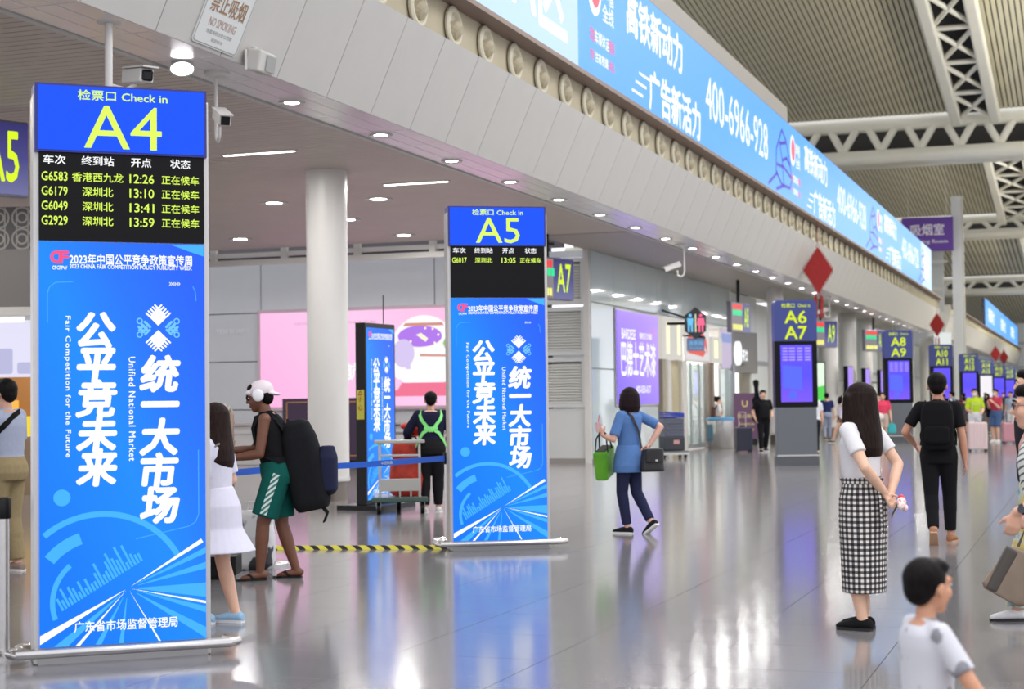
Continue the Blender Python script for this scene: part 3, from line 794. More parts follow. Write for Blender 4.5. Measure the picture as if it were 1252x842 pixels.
for x, y, lab in ((-11.4, 21.18, 'slim strip light in the slatted ceiling left of the round column'), (-10.6, 25.15, 'slim strip light in the slatted ceiling right of the round column'), (-14.5, 14.5, 'slim strip light in the slatted ceiling above the A4 totem'), (-14.5, 9.0, 'slim strip light in the slatted ceiling nearest the camera'), (-19, 16, 'slim strip light in the slatted ceiling before the snack shop')):
    t = thing('strip_light', lab, 'strip light', (x, y, 5.195), 0, 'strip lights in the slatted ceiling')
    obj('housing', bx((0, 0, 0), (1.2, .12, .03)), M_white, t)
    obj('tube', bx((0, 0, -.018), (1.14, .06, .012)), mat('strip_glow', (255, 246, 236), .4, emit=5.), t)
    li = bpy.data.lights.new('lamp_light', 'AREA'); li.shape = 'RECTANGLE'; li.size = 1.1; li.size_y = .1; li.size_y = .3; li.energy = 80; li.color = (1, .97, .94)
    lo = bpy.data.objects.new('lamp_light', li); COL.objects.link(lo); lo.parent = t; lo.location = (0, 0, -.04)
# tilted spotlight close to the first totem
t = thing('spotlight', 'bright tilted round spotlight under the fascia above gate A4', 'spotlight', (-8.5, 14.2, 4.88))
b = bmesh.new(); lathe(b, [(.1, .07), (.13, 0), (.12, -.01), (.1, 0)], 20); obj('rim', b, M_white, t, 'auto', rot=(-.35, -.25, 0))
b = bmesh.new(); lathe(b, [(.112, -.004), (0, -.02)], 20); obj('lens', b, mat('spot_glow', (255, 250, 255), .4, emit=22.), t, rot=(-.35, -.25, 0))
b = bmesh.new(); tube(b, [(0, 0, .0), (0, 0, .06)], .02, 8); obj('mount', b, M_white, t)

# ------------------------------------------------------------------ cameras, loudspeaker, notices on the fascia
M_cam = mat('camera_white', (206, 204, 200), .4)
t = thing('security_camera', 'white box camera on a pole behind the A4 totem', 'security camera', (-8.2, 12.7, 4.94))
b = bmesh.new(); tube(b, [(0, -.25, 0), (0, -.25, -1.2)], .035, 12); obj('pole', b, M_cam, t, 'auto')
b = bmesh.new(); lathe(b, [(.1, -.01), (.1, .0)], 20, (0, -.25, 0)); obj('flange', b, M_cam, t)
cb = obj('body', bx((0, 0, 0), (.14, .36, .13), bev=.015), M_cam, t, loc=(.06, .12, -.42), rot=(.12, 0, 1.05))
obj('lens', bx((0, -.19, 0), (.1, .02, .1), bev=.02), M_black, cb); obj('hood', bx((0, -.05, .075), (.16, .4, .015)), M_cam, cb)
b = bmesh.new(); tube(b, [(.05, .1, -.5), (.02, .0, -.56), (0, -.24, -.56)], .018, 8); obj('bracket', b, M_cam, t)
def hook_camera(label, loc, rz, big=1.):
    t = thing('security_camera', label, 'security camera', loc, rz)
    b = bmesh.new(); lathe(b, [(.13, 0), (.13, -.03), (.11, -.05), (0, -.05)], 20); obj('ceiling_plate', b, M_cam, t, 'auto')
    b = bmesh.new(); tube(b, [(.06, 0, -.04), (.06, 0, -.6), (.04, 0, -.68), (-.02, 0, -.72), (-.09, 0, -.68), (-.1, 0, -.58)], .018*big, 10); obj('pipe', b, M_cam, t, 'auto')
    cb = obj('body', bx((0, 0, 0), (.38, .12, .11), bev=.015), M_cam, t, loc=(-.2, 0, -.5), rot=(0, -.35, 0))
    obj('lens', bx((-.195, 0, 0), (.02, .09, .085)), M_black, cb); obj('hood', bx((-.03, 0, .065), (.42, .14, .012)), M_cam, cb)
hook_camera('camera on a hooked pipe hidden by the top of the A4 totem', (-8.42, 14.75, 4.94), 2.3)
hook_camera('white camera hanging on a hooked pipe before the glass wall', (-8.5, 35.2, 4.94), .35)
hook_camera('white camera hanging on a hooked pipe right of the A6 totem', (-8.4, 55.6, 4.94), .35)
t = thing('wall_speaker', 'grey box loudspeaker on the lower edge of the fascia', 'loudspeaker', (-7.92, 14.62, 4.97), math.radians(90))
obj('cabinet', bx((0, -.07, 0), (.32, .16, .22), rot=(.2, 0, 0), bev=.02), mat('speaker_grey', (190, 188, 182), .5), t)
obj('grille', bx((.06, -.155, -.02), (.18, .012, .16), rot=(.2, 0, 0)), mat('speaker_grille', (150, 152, 148), .6), t)
b = bmesh.new(); lathe(b, [(.035, 0), (.035, .02), (0, .02)], 12, (-.11, -.06, .11)); obj('knob', b, mat('speaker_grey', (190, 188, 182), .5), t)
b = bmesh.new(); tube(b, [(-.17, 0, -.1), (-.17, 0, .1)], .015, 8); tube(b, [(.17, 0, -.1), (.17, 0, .1)], .015, 8); obj('bracket', b, M_cam, t)
# notice lying on the sloping fascia
t = thing('no_smoking_notice', 'pale no smoking notice fixed to the white fascia panel', 'sign', (-7.93, 13.9, 5.085), 0)
t.rotation_euler = (Matrix.Rotation(PI/2, 4, 'Z') @ Matrix.Rotation(math.atan2(.5, 1.11), 4, 'X')).to_euler()
b = bmesh.new(); prism(b, rrect(-.42, -.12, .42, 1.1, .04), -.012, 0); pl = obj('plate', b, mat('notice_plate', (216, 219, 216), .4), t)
b = bmesh.new(); o_ = rrect(-.41, -.11, .41, 1.09, .04); i_ = rrect(-.4, -.1, .4, 1.08, .035)
for k in range(len(o_)): flat(b, [o_[k], o_[(k+1) % len(o_)], i_[(k+1) % len(o_)], i_[k]], -.0135)
obj('border', b, mat('notice_grey', (150, 152, 150), .5), pl)
letters(pl, mat('notice_brown', (158, 120, 84), .5), [T('禁止吸烟', .0, .31, .19, .64, bold=.01, y=-.0145)])
letters(pl, mat('notice_rose', (176, 140, 128), .5), [T('NO SMOKING', .0, .12, .085, .5, y=-.0145)])
letters(pl, mat('notice_grey', (150, 152, 150), .5), [T('违者将依法处以罚款', .0, .025, .04, .48, y=-.0145), T('请您配合', .0, -.045, .036, .22, y=-.0145)])
b = bmesh.new(); lathe(b, [(.14, 0), (.14, .004), (.1, .004), (.1, 0)], 24)
box(b, (0, 0, .002), (.22, .03, .004), rot=(0, 0, .8)); bmesh.ops.rotate(b, verts=b.verts, matrix=Matrix.Rotation(PI/2, 3, 'X'))
obj('prohibition_ring', b, mat('notice_red', (214, 60, 50), .5), pl, loc=(.03, -.013, .56))

# ------------------------------------------------------------------ hanging gate signs
M_gs = screen_gradient('gate_sign_violet', [(0, (126, 128, 176)), (.5, (84, 82, 150)), (1, (62, 58, 120))], (0, 0, 1), -.45, .45, .75)
E_gy = mat('lit_gate_yellow', (214, 244, 40), .4, emit=1.05)
def gate_sign(label, loc, rz, num, nw=.5, led=True, rows=True):
    t = thing('gate_sign', label, 'gate sign', loc, rz, 'hanging gate signs')
    obj('case', bx((0, .06, 0), (1.7, .14, .94), bev=.01), mat('sign_case_grey', (120, 118, 132), .4, .3), t)
    p = obj('number_panel', bx((.48, -.02, 0), (.7, .03, .88)), M_gs, t)
    letters(p, E_gy, [T(num, .48, 0.02, .62, nw, bold=.012, y=-.038)])
    q = obj('text_panel', bx((-.36, -.02, 0), (.94, .03, .88)), mat('sign_grey_lit', (176, 170, 176), .4, emit=.5), t)
    for z, h, m in ((.32, .15, E_red), (.14, .17, E_green), (-.3, .17, mat('lit_pale_yellow', (246, 244, 130), .4, emit=1.))):
        b = bmesh.new(); x = -.78
        while x < .05:
            w_ = random.uniform(.06, .12); flat(b, rrect(x, z-h/2, x+w_, z+h/2, .01, 2), -.038); x += w_+.018
        for f in b.faces:
            f.normal_update()
            if f.normal.y > 0: f.normal_flip()
        me = bpy.data.meshes.new('lit_text_row'); b.to_mesh(me); b.free(); link('lit_text_row', me, m, q)
    top = 5.2-loc[2]
    b = bmesh.new(); cyl(b, (0, .06, .46), (0, .06, top), .05, 10); obj('hanger', b, M_black, t)
gate_sign('violet hanging gate sign reading A5 left of the A4 totem', (-12.80, 16.3, 4.58), math.radians(62), 'A5', .46)
gate_sign('violet hanging gate sign reading A7 before the louvres', (-11.25, 34.2, 4.22), math.radians(70), 'A7', .5)
gate_sign('hanging gate sign with red and green text beside the washroom sign', (-10.25, 50, 4.02), math.radians(82), 'A8', .4)
gate_sign('hanging gate sign half hidden behind the A6 totem', (-8.9, 57.5, 3.75), math.radians(62), 'A9', .4)
gate_sign('small hanging gate sign between the A6 and A8 totems', (-9.0, 73, 4.0), math.radians(66), 'A10', .4)
# washroom hexagon
t = thing('washroom_sign', 'black hexagonal washroom sign with blue and pink figures on a bracket', 'washroom sign', (-10.55, 45.2, 3.66), math.radians(22))
hx = [(.37*math.sin(k*PI/3)*.92, .45*math.cos(k*PI/3)) for k in range(6)]
b = bmesh.new(); prism(b, hx, -.06, .06); bd_ = obj('board', b, mat('sign_charcoal', (36, 42, 48), .4), t)
def figure(x, m, skirt):
    b = bmesh.new()
    flat(b, [(x+.045*math.cos(k*PI/6), .22+.045*math.sin(k*PI/6)) for k in range(12)], -.064)
    flat(b, [(x-.09, .14), (x+.09, .14), (x+(.12 if skirt else .07), -.06), (x-(.12 if skirt else .07), -.06)], -.064)
    for s in (-1, 1): flat(b, [(x+s*.045-.028, -.06), (x+s*.045+.028, -.06), (x+s*.045+.024, -.25), (x+s*.045-.024, -.25)], -.064)
    for f in b.faces:
        f.normal_update()
        if f.normal.y > 0: f.normal_flip()
    me = bpy.data.meshes.new('figure_symbol'); b.to_mesh(me); b.free(); link('figure_symbol', me, m, bd_)
figure(-.15, E_cyan, False); figure(.15, mat('lit_sign_pink', (255, 110, 150), .4, emit=1.), True)
obj('divider', bx((0, -.063, 0), (.025, .006, .5)), E_cream, bd_)
pl = obj('name_plate', bx((0, .0, -.6), (.5, .05, .36)), mat('plate_blue_grey', (112, 128, 160), .4), t)
letters(pl, E_cyan, [T('洗手间', 0, -.56, .13, .4, bold=.01, y=-.028), T('Toilet', 0, -.7, .06, .36, y=-.028)])
b = bmesh.new(); tube(b, [(-.2, .05, .0), (-1.0, .2, .0)], .04, 8); tube(b, [(-.1, .05, .1), (-1.0, .25, .42)], .03, 8); obj('bracket', b, M_black, t)
t = thing('security_camera', 'small dark wall camera below the washroom sign', 'security camera', (-11.3, 47.4, 3.35), .2)
obj('body', bx((.35, 0, 0), (.34, .12, .12), rot=(0, .3, 0), bev=.02), M_black, t); b = bmesh.new(); tube(b, [(-.18, .05, .05), (.3, 0, .05)], .025, 8); obj('bracket', b, M_black, t)

# ------------------------------------------------------------------ adverts on the walls
M_pinkad = screen_gradient('lit_pink_poster', [(0, (252, 168, 218)), (.5, (252, 202, 236)), (1, (250, 176, 216))], (.5, 0, .5), -3.4, 3.4, .98)
t = thing('lit_billboard', 'large pink lit billboard with a white globe on the grey back wall', 'billboard', (-16.75, 37.98, 2.66), 0)
obj('frame', bx((0, .0, 0), (7.5, .14, 2.62), bev=.01), mat('frame_silver_pink', (206, 184, 190), .4, .3), t)
sc_ = obj('lit_poster', bx((0, -.08, 0), (7.3, .02, 2.44)), M_pinkad, t)
GX = .95
def disc2(bm, cx, cz, rx, rz, y, n=28, a0=0, a1=360):
    pts = [(cx+rx*math.cos(math.radians(a0+(a1-a0)*k/n)), cz+rz*math.sin(math.radians(a0+(a1-a0)*k/n))) for k in range(n if a1-a0 >= 360 else n+1)]
    flat(bm, pts, y)
def shape(name, m, parent, fs):
    b = bmesh.new()
    for f in fs: f(b)
    for f in b.faces:
        f.normal_update()
        if f.normal.y > 0: f.normal_flip()
    me = bpy.data.meshes.new(name); b.to_mesh(me); b.free(); return link(name, me, m, parent)
shape('globe', mat('lit_globe', (255, 246, 246), .4, emit=1.0), sc_, [lambda b: disc2(b, GX, .12, .93, .93, -.094, 40)])
shape('globe_foot', mat('lit_coral', (240, 120, 150), .4, emit=.95), sc_, [lambda b: flat(b, [(GX-.95, -.98), (GX+.95, -.98), (GX+.85, -.82), (GX-.85, -.82)], -.093), lambda b: flat(b, [(GX-.72, -.82), (GX+.72, -.82), (GX+.6, -.64), (GX-.6, -.64)], -.0955)])
shape('night_sky', mat('lit_lilac', (178, 124, 236), .4, emit=.95), sc_, [lambda b: disc2(b, GX-.1, .52, .6, .27, -.096, 28)])
shape('shelf', mat('lit_brown', (214, 150, 140), .4, emit=.9), sc_, [lambda b: flat(b, [(GX-.5, .86), (GX+.5, .86), (GX+.56, .78), (GX-.56, .78)], -.097), lambda b: flat(b, [(GX-.1, .08), (GX+.86, .04), (GX+.86, -.01), (GX-.1, .02)], -.097), lambda b: flat(b, [(GX+.62, .03), (GX+.69, .03), (GX+.69, -.26), (GX+.62, -.26)], -.097)])
shape('rocket', E_cream, sc_, [lambda b: flat(b, [(GX-.2, .56), (GX-.06, .6), (GX+.12, .46), (GX+.06, .38)], -.098)] + [(lambda b, q=q: disc2(b, GX+q[0], q[1], .03, .03, -.098, 8)) for q in ((-.35, .4), (.25, .7), (.05, .72), (.4, .55), (.3, .35))])
shape('plant', mat('lit_leaf', (150, 200, 120), .4, emit=.9), sc_, [lambda b: flat(b, [(GX+.58, .2), (GX+.72, .2), (GX+.8, .42), (GX+.66, .36), (GX+.6, .48), (GX+.52, .34)], -.098)])
shape('table_objects', mat('lit_pale_lilac', (214, 200, 240), .4, emit=.95), sc_, [lambda b: disc2(b, GX-.55, .1, .3, .36, -.0965, 20), lambda b: flat(b, [(GX-.5, -.3), (GX-.36, -.3), (GX-.36, .0), (GX-.5, .02)], -.0975)])
letters(sc_, E_white, [T('护航', -1.25, -.32, .42, .9, bold=.02, y=-.094), T('包', .12, .1, .32, .34, bold=.02, y=-.094), T('成', .12, -.34, .42, .42, bold=.02, y=-.094)])
letters(sc_, mat('lit_dusty_pink', (214, 150, 190), .4, emit=.9), [T('GROWTH WITH CARE  THE FUTURE', -1.5, .92, .07, 2.3, y=-.094)])
b = bmesh.new(); put_text(b, 'TE38 BI JARU', 0, 0, .17, .95, bold=.01)
for f in b.faces:
    f.normal_update()
    if f.normal.y > 0: f.normal_flip()
me = bpy.data.meshes.new('wall_lettering'); b.to_mesh(me); b.free(); o = link('wall_lettering', me, mat('wall_letter_white', (236, 238, 240), .4)); o.location = (-21.3, 38.02, 3.42); tag(o, 'row of small white letters on the grey wall left of the pink billboard', 'lettering')
# lower counter, dark violet board and fittings under the billboard
t = thing('service_counter', 'white service counter standing under the pink billboard', 'counter', (-17.2, 36.9, 0))
obj('body', bx((0, 0, .5), (8.4, .8, 1.0), bev=.02), mat('counter_white', (218, 216, 214), .4), t); obj('top', bx((0, -.03, 1.03), (8.6, .95, .06)), mat('counter_top', (196, 190, 188), .4), t)
obj('rail', bx((0, -.42, .8), (8.4, .03, .04)), M_silver, t)
t = thing('display_board', 'dark violet display board with gold border behind the round column', 'display board', (-17.15, 35.4, 0))
obj('board', bx((0, 0, .9), (2.6, .08, 1.5)), mat('aubergine', (58, 38, 66), .4), t)
b = bmesh.new()
for s in (-1, 1): box(b, (s*1.18, -.045, .92), (.02, .012, 1.3))
for z in (.28, 1.56): box(b, (0, -.045, z), (2.38, .012, .02))
obj('gold_border', b, mat('dull_gold', (196, 140, 80), .4), t)
letters(t, mat('gold_letter', (210, 190, 120), .4), [T('爱心', -.35, .98, .26, .95, bold=.02, y=-.045), T('Caring Service', -.2, .78, .07, 1.3, y=-.045)])
obj('foot', bx((0, 0, .09), (1.6, .4, .18)), M_black, t)
t = thing('ticket_machine', 'slim grey service machine behind the luggage cart', 'machine', (-13.9, 36.0, 0))
obj('body', bx((0, 0, .72), (.55, .5, 1.44), bev=.03), mat('machine_grey', (188, 186, 180), .4), t); obj('screen', bx((0, -.26, 1.15), (.4, .02, .3)), M_scr_black, t); obj('tray', bx((0, -.3, .8), (.4, .12, .04)), M_silver, t)

# violet poster in the glass wall
t = thing('lit_poster', 'tall violet lit poster with white characters in the glass wall', 'poster', (-11.46, 42.3, 2.62), PI/2)
obj('frame', bx((0, .02, 0), (4.3, .06, 2.52)), M_silver, t)
sc_ = obj('screen', bx((0, -.02, 0), (4.2, .03, 2.42)), screen_gradient('lit_lavender', [(0, (132, 104, 240)), (.5, (160, 128, 246)), (1, (182, 150, 255))], (.3, 0, .6), -1., 1.), t)
letters(sc_, E_white, [T('巴德士艺术漆', 0, -.02, .9, 3.5, bold=.02, y=-.04), T('BARDESE', -1.0, .62, .26, 1.35, bold=.02, y=-.04), T('健康生活 艺术墙面', .72, .62, .17, 1.3, bold=.01, y=-.04), T('—— 400-830-817', .1, -.82, .2, 2.2, bold=.01, y=-.04)])
shape('sparkle', E_pink, sc_, [lambda b: flat(b, [(1.55, .9), (1.6, .72), (1.75, .9), (1.62, .78)], -.04), lambda b: flat(b, [(1.4, .75), (1.45, .6), (1.5, .78)], -.04)])
def wall_poster(label, y0, y1, z0, z1, m, extra=None, x=-11.44):
    t = thing('wall_poster', label, 'poster', (x, (y0+y1)/2, (z0+z1)/2), PI/2)
    obj('frame', bx((0, .02, 0), (y1-y0, .06, z1-z0)), M_silver, t)
    s = obj('sheet', bx((0, -.015, 0), (y1-y0-.08, .03, z1-z0-.08)), m, t)
    if extra: extra(s)
def red_extra(s):
    shape('red_band', mat('lit_tomato', (236, 92, 76), .4, emit=.8), s, [lambda b: flat(b, [(-1.3, .3), (.6, .42), (1.2, .1), (1.3, -.3), (1.0, -.1), (.5, .2), (-1.2, .12)], -.034), lambda b: flat(b, [(-1.3, -.32), (.7, -.4), (1.1, -.22), (-1.1, -.12)], -.034), lambda b: flat(b, [(-1.35, -.3), (-1.05, -.3), (-1.0, .3), (-1.3, .3)], -.034)])
    letters(s, mat('lit_tomato', (236, 92, 76), .4, emit=.8), [T('欢迎乘车', 0, .0, .3, 1.6, bold=.02, y=-.034)])
wall_poster('white lit poster with red lettering over the washroom doors', 47.6, 50.8, 2.66, 3.8, mat('lit_paper', (232, 226, 226), .4, emit=.8), red_extra)
wall_poster('pale lilac poster at the far end of the glass wall', 52.5, 54.2, 2.5, 3.85, mat('lit_lilac_paper', (206, 192, 222), .4, emit=.75), lambda s: shape('blue_band', mat('lit_blue_paper', (140, 160, 220), .4, emit=.75), s, [lambda b: flat(b, [(-.75, .2), (.75, .2), (.75, .5), (-.75, .5)], -.034)]))
t = thing('shop_sign', 'white glowing round sign on the dark shop front', 'shop sign', (-11.7, 56.4, 3.1), PI/2)
b = bmesh.new(); disc_pts = [(.42*math.cos(k*PI/12), .42*math.sin(k*PI/12)) for k in range(24)]; prism(b, disc_pts, -.1, .02); obj('disc', b, E_white, t)
letters(t, E_white, [T('茶饮', 1.15, -.05, .42, .95, bold=.02, y=-.06)]); obj('letter_backing', bx((1.15, .0, -.05), (1.2, .1, .6)), mat('dark_shop_panel', (112, 108, 106), .5), t)
t = thing('display_stand', 'brown poster stand with gold lettering beside the steel bin', 'display stand', (-10.75, 53.2, 0), math.radians(14))
obj('board', bx((0, 0, .95), (.82, .06, 1.5)), mat('plum_brown', (92, 62, 92), .4), t); obj('foot', bx((0, 0, .1), (.7, .4, .2)), M_black, t)
letters(t, mat('gold_letter', (210, 190, 120), .4), [T('U', -.05, 1.35, .2, .18, bold=.02, y=-.034), T('爱心服务', 0, .95, .13, .6, bold=.01, y=-.034), T('Service', 0, .7, .09, .5, y=-.034), T('候车专区', 0, .5, .09, .5, y=-.034)])
t = thing('advert_screen', 'bright green and white screen beyond the far round column', 'screen', (-10.3, 64, 0), math.radians(20))
obj('case', bx((0, .05, 2.05), (1.0, .1, 1.75)), M_black, t); sc_ = obj('screen', bx((0, -.01, 2.05), (.9, .02, 1.65)), mat('lit_mint', (226, 246, 224), .4, emit=1.), t)
shape('green_field', mat('lit_lawn', (90, 210, 90), .4, emit=1.), sc_, [lambda b: flat(b, [(-.45, 1.5), (.45, 1.4), (.45, 2.0), (-.45, 1.8)], -.024)]); obj('post', bx((0, .06, .6), (.2, .08, 1.2)), M_black, t)
# small violet screens on the far piers
for y, lab in ((67.0, 'violet screen on a pier, first of three seen edge on'), (72.4, 'violet screen on a pier, second of three seen edge on'), (77.8, 'violet screen on a pier, third of three seen edge on')):
    t = thing('pier_screen', lab, 'screen', (-9.3, y, 2.2), math.radians(82), 'violet screens on the far piers')
    obj('case', bx((0, .06, 0), (.7, .18, 1.16)), M_black, t); obj('screen', bx((0, -.035, 0), (.64, .02, 1.08)), M_viol2 if 'M_viol2' in globals() else mat('lit_lavender_screen', (164, 130, 244), .4, emit=1.), t); obj('arm', bx((0, .30, 0), (.1, .32, .1)), M_silver, t)
# violet hanging sign
t = thing('smoking_room_sign', 'violet hanging sign for the smoking room behind the lit board', 'sign', (-8.3, 91.0, 10.3), math.radians(6))
obj('board', bx((0, 0, 0), (2.7, .14, 1.85)), mat('sign_purple', (92, 54, 150), .45, emit=.0), t)
letters(t, mat('sign_letter_white', (226, 222, 232), .4), [T('吸烟室', 0, .25, .62, 1.75, bold=.015, y=-.075), T('Smoking Room', 0, -.42, .26, 2.1, bold=.01, y=-.075)])
b = bmesh.new(); cyl(b, (-1, 0, .9), (-1, 0, 4.5), .012, 6); cyl(b, (1, 0, .9), (1, 0, 4.5), .012, 6); obj('hanger', b, M_silver, t)

# shop front at the far left
t = thing('snack_shop', 'shop front with lattice frieze at the left edge', 'shop', (-17.6, 23.7, 0), math.radians(16))
obj('frieze', bx((0, .1, 4.62), (4.0, .16, .74)), mat('frieze_dark', (72, 70, 72), .6), t)
b = bmesh.new()
for k in range(10):
    for j in range(2):
        cx, cz = -1.85+.41*k, 4.43+.37*j
        for r in (.19, .1):
            for q in range(16):
                a0_, a1_ = q*PI/8, (q+1)*PI/8
                flat(b, [(cx+rr*math.cos(a), cz+rr*math.sin(a)) for rr, a in ((r-.03, a0_), (r, a0_), (r, a1_), (r-.03, a1_))], .012)
for k in range(20): box(b, (-1.95+.205*k, .015, 4.62), (.02, .01, .72))
stuff(obj('lattice', b, mat('lattice_pale', (150, 146, 140), .6), t))
obj('fascia_board', bx((0, .1, 3.75), (4.0, .2, 1.0)), mat('shop_grey', (110, 106, 104), .5), t)
obj('white_beam', bx((0, .05, 3.17), (4.0, .3, .15)), M_white, t)
obj('side_post', bx((1.95, .1, 1.6), (.12, .2, 3.2)), M_white, t)
s = obj('menu_screen', bx((0, .2, 2.52), (2.6, .08, .95)), mat('lit_menu', (226, 224, 246), .4, emit=.95), t)
shape('menu_picture', mat('lit_menu_tint', (190, 190, 226), .4, emit=.9), s, [(lambda b, k=k: flat(b, rrect(-1.2+.42*k, 2.1, -.86+.42*k, 2.3+.12*(k % 3), .04, 3), .155)) for k in range(6)])
obj('back_room', bx((0, 2.4, 1.2), (4.0, .1, 2.4)), mat('shop_warm', (150, 110, 66), .6), t)
for k in range(6):
    obj('lit_shelf', bx((-1.6+.64*k, 2.2, 1.1+.3*(k % 2)), (.5, .2, .5)), mat(('lit_gold', 'lit_amber')[k % 2], ((250, 220, 60), (255, 190, 90))[k % 2], .4, emit=.9), t)
obj('shop_counter', bx((0, .9, .5), (4.0, .6, 1.0)), mat('shop_counter_brown', (150, 126, 100), .5), t)
li = bpy.data.lights.new('lamp_light', 'AREA'); li.size = 1.5; li.energy = 60; li.color = (1, .8, .5); lo = bpy.data.objects.new('lamp_light', li); COL.objects.link(lo); lo.parent = t; lo.location = (0, 1.4, 3.0)

# ------------------------------------------------------------------ red woven knots
M_knot = mat('red_cord', (150, 18, 16), .7, noise=.15, nscale=30)
def knot(label, x, y, z, s):
    t = thing('red_knot', label, 'hanging knot', (x, y, z), math.radians(20), 'red knots along the fascia')
    b = bmesh.new()
    for k in range(-5, 6):                                 # woven cords in both diagonals
        for sg in (-1, 1):
            c_ = Vector((k*.048*s, 0, -sg*k*.075*s)); d = Vector((sg*.25*s, 0, .39*s)) if sg == 1 else Vector((-.25*s, 0, .39*s))
            cyl(b, c_-d+Vector((0, .012*s*((k+sg) % 2), 0)), c_+d+Vector((0, .012*s*((k+sg) % 2), 0)), .027*s, 6)
    prism(b, [(0, .7*s), (.46*s, 0), (0, -.7*s), (-.46*s, 0)], -.02*s, .02*s)
    obj('woven_diamond', b, M_knot, t)
    b = bmesh.new()
    for sx, sz in ((1, 1), (1, -1), (-1, 1), (-1, -1)):
        for k in range(6):
            f = (k+.5)/6; px, pz = sx*.46*s*(1-f), sz*.7*s*f; nx, nz = sx*.84, sz*.55
            pts = [(px+nx*.09*s*math.sin(q*PI/6)-nz*sx*sz*0+(-sx*.045*s*math.cos(q*PI/6)), 0, pz+nz*.09*s*math.sin(q*PI/6)+sz*.06*s*math.cos(q*PI/6)) for q in range(7)]
            tube(b, pts, .011*s, 5)
    obj('edge_loops', b, M_knot, t)
    b = bmesh.new(); tube(b, [(0, 0, .7*s), (.05*s, 0, .8*s), (0, 0, .9*s), (-.05*s, 0, .8*s), (0, 0, .7*s)], .014*s, 6); tube(b, [(0, 0, .9*s), (0, 0, 6.615-z)], .008*s, 5); obj('hanging_loop', b, M_knot, t)
    for sx in (-1, 1):
        b = bmesh.new(); tube(b, [(sx*.01*s, 0, -.68*s), (sx*.1*s, 0, -.9*s)], .014*s, 6)
        for q in range(7): tube(b, [(sx*.1*s+.035*s*math.cos(q), .035*s*math.sin(q), -.9*s), (sx*.1*s+.045*s*math.cos(q), .045*s*math.sin(q), -1.65*s)], .016*s, 5)
        obj('tassel', b, M_knot, t)
knot('large red woven knot with tassels, nearest on the fascia', -7.42, 47.4, 5.2, .84)
knot('red woven knot below the end of the lit board', -7.42, 85.5, 5.15, .74)
knot('red woven knot on the far fascia, first beyond the mast', -7.42, 138, 4.9, .8)
knot('red woven knot on the far fascia, second beyond the mast', -7.42, 151, 4.9, .8)
# ------------------------------------------------------------------ people: smooth bodies fused from tapered limbs
V3 = Vector
def cap(a, b, ra, rb, n=12):
    return ('cap', V3(a), V3(b), ra, rb)
def ell(c, r, R=None):
    return ('ell', V3(c), r, R)
def loft(rings, closed=True):
    """rings: (centre, half width x, half depth y, frame 3x3 or None)"""
    return ('loft', rings)
def flatcone(a, b, ra, rb):
    return ('cone', V3(a), V3(b), ra, rb)

def add_prim(bm, p):
    k = p[0]
    if k == 'ell':
        M = Matrix.Translation(p[1])
        if p[3] is not None: M = M @ p[3].to_4x4()
        bmesh.ops.create_icosphere(bm, subdivisions=3, radius=1, matrix=M @ Matrix.Diagonal((*p[2], 1)))
    elif k == 'cap':
        _, a, b, ra, rb = p
        d, u, v, L = frame_of(a, b); n = 14; rings = []
        prof = [(-ra*math.cos(t), ra*math.sin(t)) for t in (0, .4, .8, 1.2, PI/2)] + [(L+rb*math.sin(t), rb*math.cos(t)) for t in (0, .37, .77, 1.17, PI/2)]
        for s, r in prof:
            if r < 1e-6: rings.append([bm.verts.new(a+d*s)])
            else: rings.append([bm.verts.new(a+d*s+(u*math.cos(2*PI*q/n)+v*math.sin(2*PI*q/n))*r) for q in range(n)])
        for x, y in zip(rings, rings[1:]):
            for q in range(n):
                q2 = (q+1) % n
                if len(x) == 1: bm.faces.new((x[0], y[q2], y[q]))
                elif len(y) == 1: bm.faces.new((x[q], x[q2], y[0]))
                else: bm.faces.new((x[q], x[q2], y[q2], y[q]))
    elif k == 'cone':
        _, a, b, ra, rb = p
        tube(bm, [a, b], ra, 18, True, [ra, rb])
    elif k == 'loft':
        rings = []; n = 26
        for it in p[1]:
            c, rx, ry = it[0], it[1], it[2]; R = it[3] if len(it) > 3 and it[3] is not None else Matrix.Identity(3)
            pw = it[4] if len(it) > 4 else 1.
            ring = []
            for q in range(n):
                a = 2*PI*q/n; ca, sa = math.cos(a), math.sin(a)
                x = math.copysign(abs(ca)**pw, ca)*rx; y = math.copysign(abs(sa)**pw, sa)*ry
                ring.append(bm.verts.new(V3(c)+R @ V3((x, y, 0))))
            rings.append(ring)
        for x, y in zip(rings, rings[1:]):
            for q in range(n): bm.faces.new((x[q], x[(q+1) % n], y[(q+1) % n], y[q]))
        bm.faces.new(rings[0][::-1]); bm.faces.new(rings[-1])

def blob(name, prims, m, parent, voxel=.009, smooth=4, fac=.5):
    bm = bmesh.new()
    for p in prims: add_prim(bm, p)
    bmesh.ops.recalc_face_normals(bm, faces=bm.faces[:])
    me = bpy.data.meshes.new(name); bm.to_mesh(me); bm.free()
    o = bpy.data.objects.new(name, me); COL.objects.link(o)
    r = o.modifiers.new('r', 'REMESH'); r.mode = 'VOXEL'; r.voxel_size = voxel; r.use_smooth_shade = True
    if smooth:
        s = o.modifiers.new('s', 'SMOOTH'); s.iterations = smooth; s.factor = fac
    bpy.context.view_layer.update()
    dg = bpy.context.evaluated_depsgraph_get()
    me2 = bpy.data.meshes.new_from_object(o.evaluated_get(dg))
    bpy.data.objects.remove(o); bpy.data.meshes.remove(me)
    me2.name = name; me2.materials.clear()
    for p in me2.polygons: p.use_smooth = True
    return link(name, me2, m, parent)

